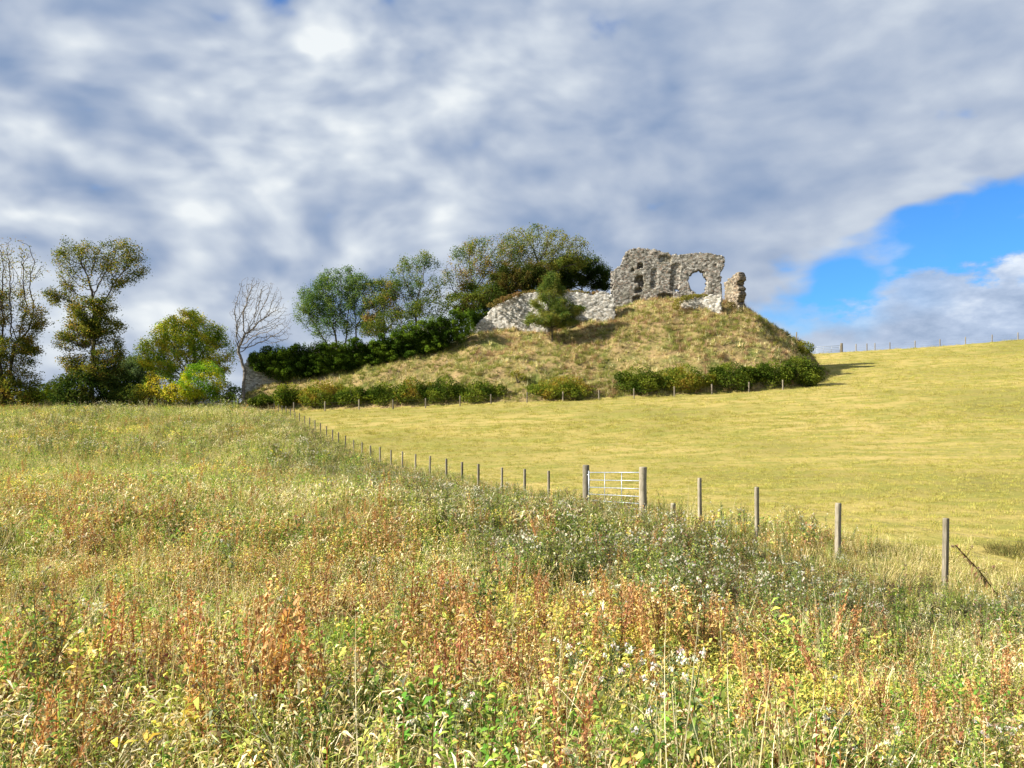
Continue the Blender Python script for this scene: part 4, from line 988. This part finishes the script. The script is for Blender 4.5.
for (px, ty), yy in zip(rp, [21.1, 18.9, 16.55, 14.2]):
    x = (px - 512) / F * yy; RP.append((x, yy)); rh.append((HORIZ - ty) / F * yy - gz(x, yy))
RP.append((8.9, 12.0)); rh.append(1.15)
fence('field_fence', 'near stretch of four square weathered posts to the right of the gate', RP, rh, .095, M['wood'], rz=ANG, seed=2)
def single_post(name, label, px, ty, Y, w, round_, mat, seed, lean=0, cat='gatepost', rz=0):
    x = (px - 512) / F * Y; g = gz(x, Y); h = (HORIZ - ty) / F * Y - g
    o = post_mesh(h, w, seed, round_, lean).build(name, mat, None, label=label, cat=cat); o.location = (x, Y, g); o.rotation_euler = (0, 0, rz); return o, Vector((x, Y, g)), h
g1, P1, h1 = single_post('gate_post', 'thick round mossy gatepost at the right, nearer end of the metal gate', 643, 467, 23.6, .235, True, M['wood'], 51)
g2, P2, h2 = single_post('gate_post', 'round gatepost at the left, farther end of the metal gate', 586, 465, 26.7, .235, True, M['wood'], 52)
single_post('short_post', 'short dark stub of a post between the gate and the near fence', 672.5, 503, 22.4, .11, False, M['wood'], 53, .06, 'post', ANG)
# galvanised gate
def gate(name, label, A, B, z0, z1, bars, mat, r=.021):
    root = empty(name, A, label, 'gate'); L_ = (B - A).length; d = (B - A).normalized(); o = Vector((0, 0, 0))
    up = Vector((0, 0, 1)); fm = MB()
    fm.tube([up * z0, up * (z1 + .06)], [r * 1.5] * 2, 8); e = d * L_; fm.tube([e + up * z0, e + up * z1], [r * 1.2] * 2, 8)
    fm.tube([up * z1, e + up * z1], [r] * 2, 8); fm.tube([up * z0, e + up * z0], [r] * 2, 8); fm.build('frame', mat, root)
    for k in range(bars):
        f = (k + 1) / (bars + 1); z = z0 + (z1 - z0) * f ** 1.15
        b = MB(); b.tube([up * z + d * .02, e + up * z - d * .02], [r * .85] * 2, 6); b.build('rail', mat, root)
    for f in (1 / 3, 2 / 3):
        b = MB(); b.tube([e * f + up * z0, e * f + up * z1], [r * .8] * 2, 6); b.build('upright', mat, root)
    for z in (z0 + .12, z1 - .08):
        h = MB(); h.box(up * z - d * .06, (.12, .05, .04), Matrix.Rotation(math.atan2(d.y, d.x), 3, 'Z')); h.build('hinge', mat, root)
    l = MB(); l.box(e + up * (z1 - .35) + d * .05, (.10, .04, .05), Matrix.Rotation(math.atan2(d.y, d.x), 3, 'Z')); l.build('latch', mat, root)
    return root
dd = (P1 - P2).normalized(); A = P2 + dd * .20; B = P1 - dd * .16; zt = (HORIZ - 472.5) / F * A.y; ztB = (HORIZ - 472.5) / F * B.y
A.z = zt - 1.28; B.z = ztB - 1.28
gate('field_gate', 'galvanised steel bar gate hung between two round posts in the field fence', A, B, .14, 1.28, 4, M['steel'], .018)
# fence along the foot of the mound
mp = [294, 325, 359, 393, 425.5, 460, 491, 527, 563, 599, 634, 674.5, 712, 749, 783, 816]
MP = []
for p in mp:
    y = 95.0
    for _ in range(8): y = float(foot_y((p - 512) / F * y)) - 1.0
    MP.append(((p - 512) / F * y, y))
fence('mound_fence', 'low fence of grey stakes skirting the hedge at the foot of the mound', MP, 1.25, .15, M['wood_far'], seed=3, wr=.004)
tx, ty_ = MP[-1]
TP = [(tx + .2, ty_), (tx + 1.2, ty_ + 6), (tx + 1.8, ty_ + 12)]
fence('mound_fence', 'short fence return behind the right end of the hedge', TP, 1.35, .16, M['wood_far'], seed=4, wr=.004)
# skyline fence and gate on the hill at the right
def sky_pt(px): y = 140.5; return ((px - 512) / F * y, y)
SP = [sky_pt(p) for p in (856, 867, 875, 890, 915, 940, 965.5, 992, 1018, 1045)]
fence('skyline_fence', 'thin fence on the grassy skyline at the right edge of the pasture', SP, 1.35, .13, M['wood_far'], seed=5, wr=.006)
x_, y_ = sky_pt(841.5); gpo = post_mesh(1.7, .38, 61).build('gate_post', M['wood_far'], None, label='dark post at the right end of the far gate on the skyline', cat='gatepost'); gpo.location = (x_, y_, gz(x_, y_))
xa, ya = sky_pt(815); ga = gz(xa, ya); gate('field_gate', 'distant pale bar gate on the skyline beside the mound', Vector((xa, ya, ga)), Vector((x_ - .3, y_, gz(x_, y_))), .15, 1.25, 3, M['steel'], .032)
# stakes behind the left meadow
BP = [(x, 104.0 + .02 * x) for x in np.arange(-74, -30, 3.6)]
fence('meadow_fence', 'faint row of small stakes before the trees at the meadow end', BP, 1.2, .12, M['wood_far'], seed=6, wr=.004)

# ---------------------------------------------------------------- single plants that stand out
def place(o_mesh, name, label, cat, px, Y, s, rz=0, rx=0):
    o = bpy.data.objects.new(name, o_mesh); x = (px - 512) / F * Y; o.location = (x, Y, gz(x, Y)); o.scale = (s, s, s); o.rotation_euler = (rx, 0, rz); return link(o, None, label, cat)
L = Leafy(900); b = Vector((0, 0, 0)); t = Vector((-.75, .1, .95))
L.stem([t, t.lerp(b, .5) + Vector((0, 0, .05)), b], .035, (.10, .075, .04))
for k in range(60):
    q = b.lerp(t, L.r.random()); L.leaf(q, L.r.uniform(0, 6.28), L.r.uniform(-.8, .8), .13, .035, L.col(BROWN + [(.22, .17, .08), (.14, .15, .05)]), .4)
for k in range(6):
    q = b.lerp(t, .3 + .12 * k); e = q + Vector((L.r.uniform(-.25, .25), L.r.uniform(-.2, .2), L.r.uniform(.05, .25))); L.stem([q, q.lerp(e, .5), e], .014, (.12, .09, .05)); L.fluff(e, .03, 14, .025, (.2, .15, .09))
place(L.mesh('dead_thistle', M['leaf']), 'dead_thistle', 'dead brown thistle stalk leaning to the left against the rightmost near fence post', 'plant', 1003, 13.0, 1.0)
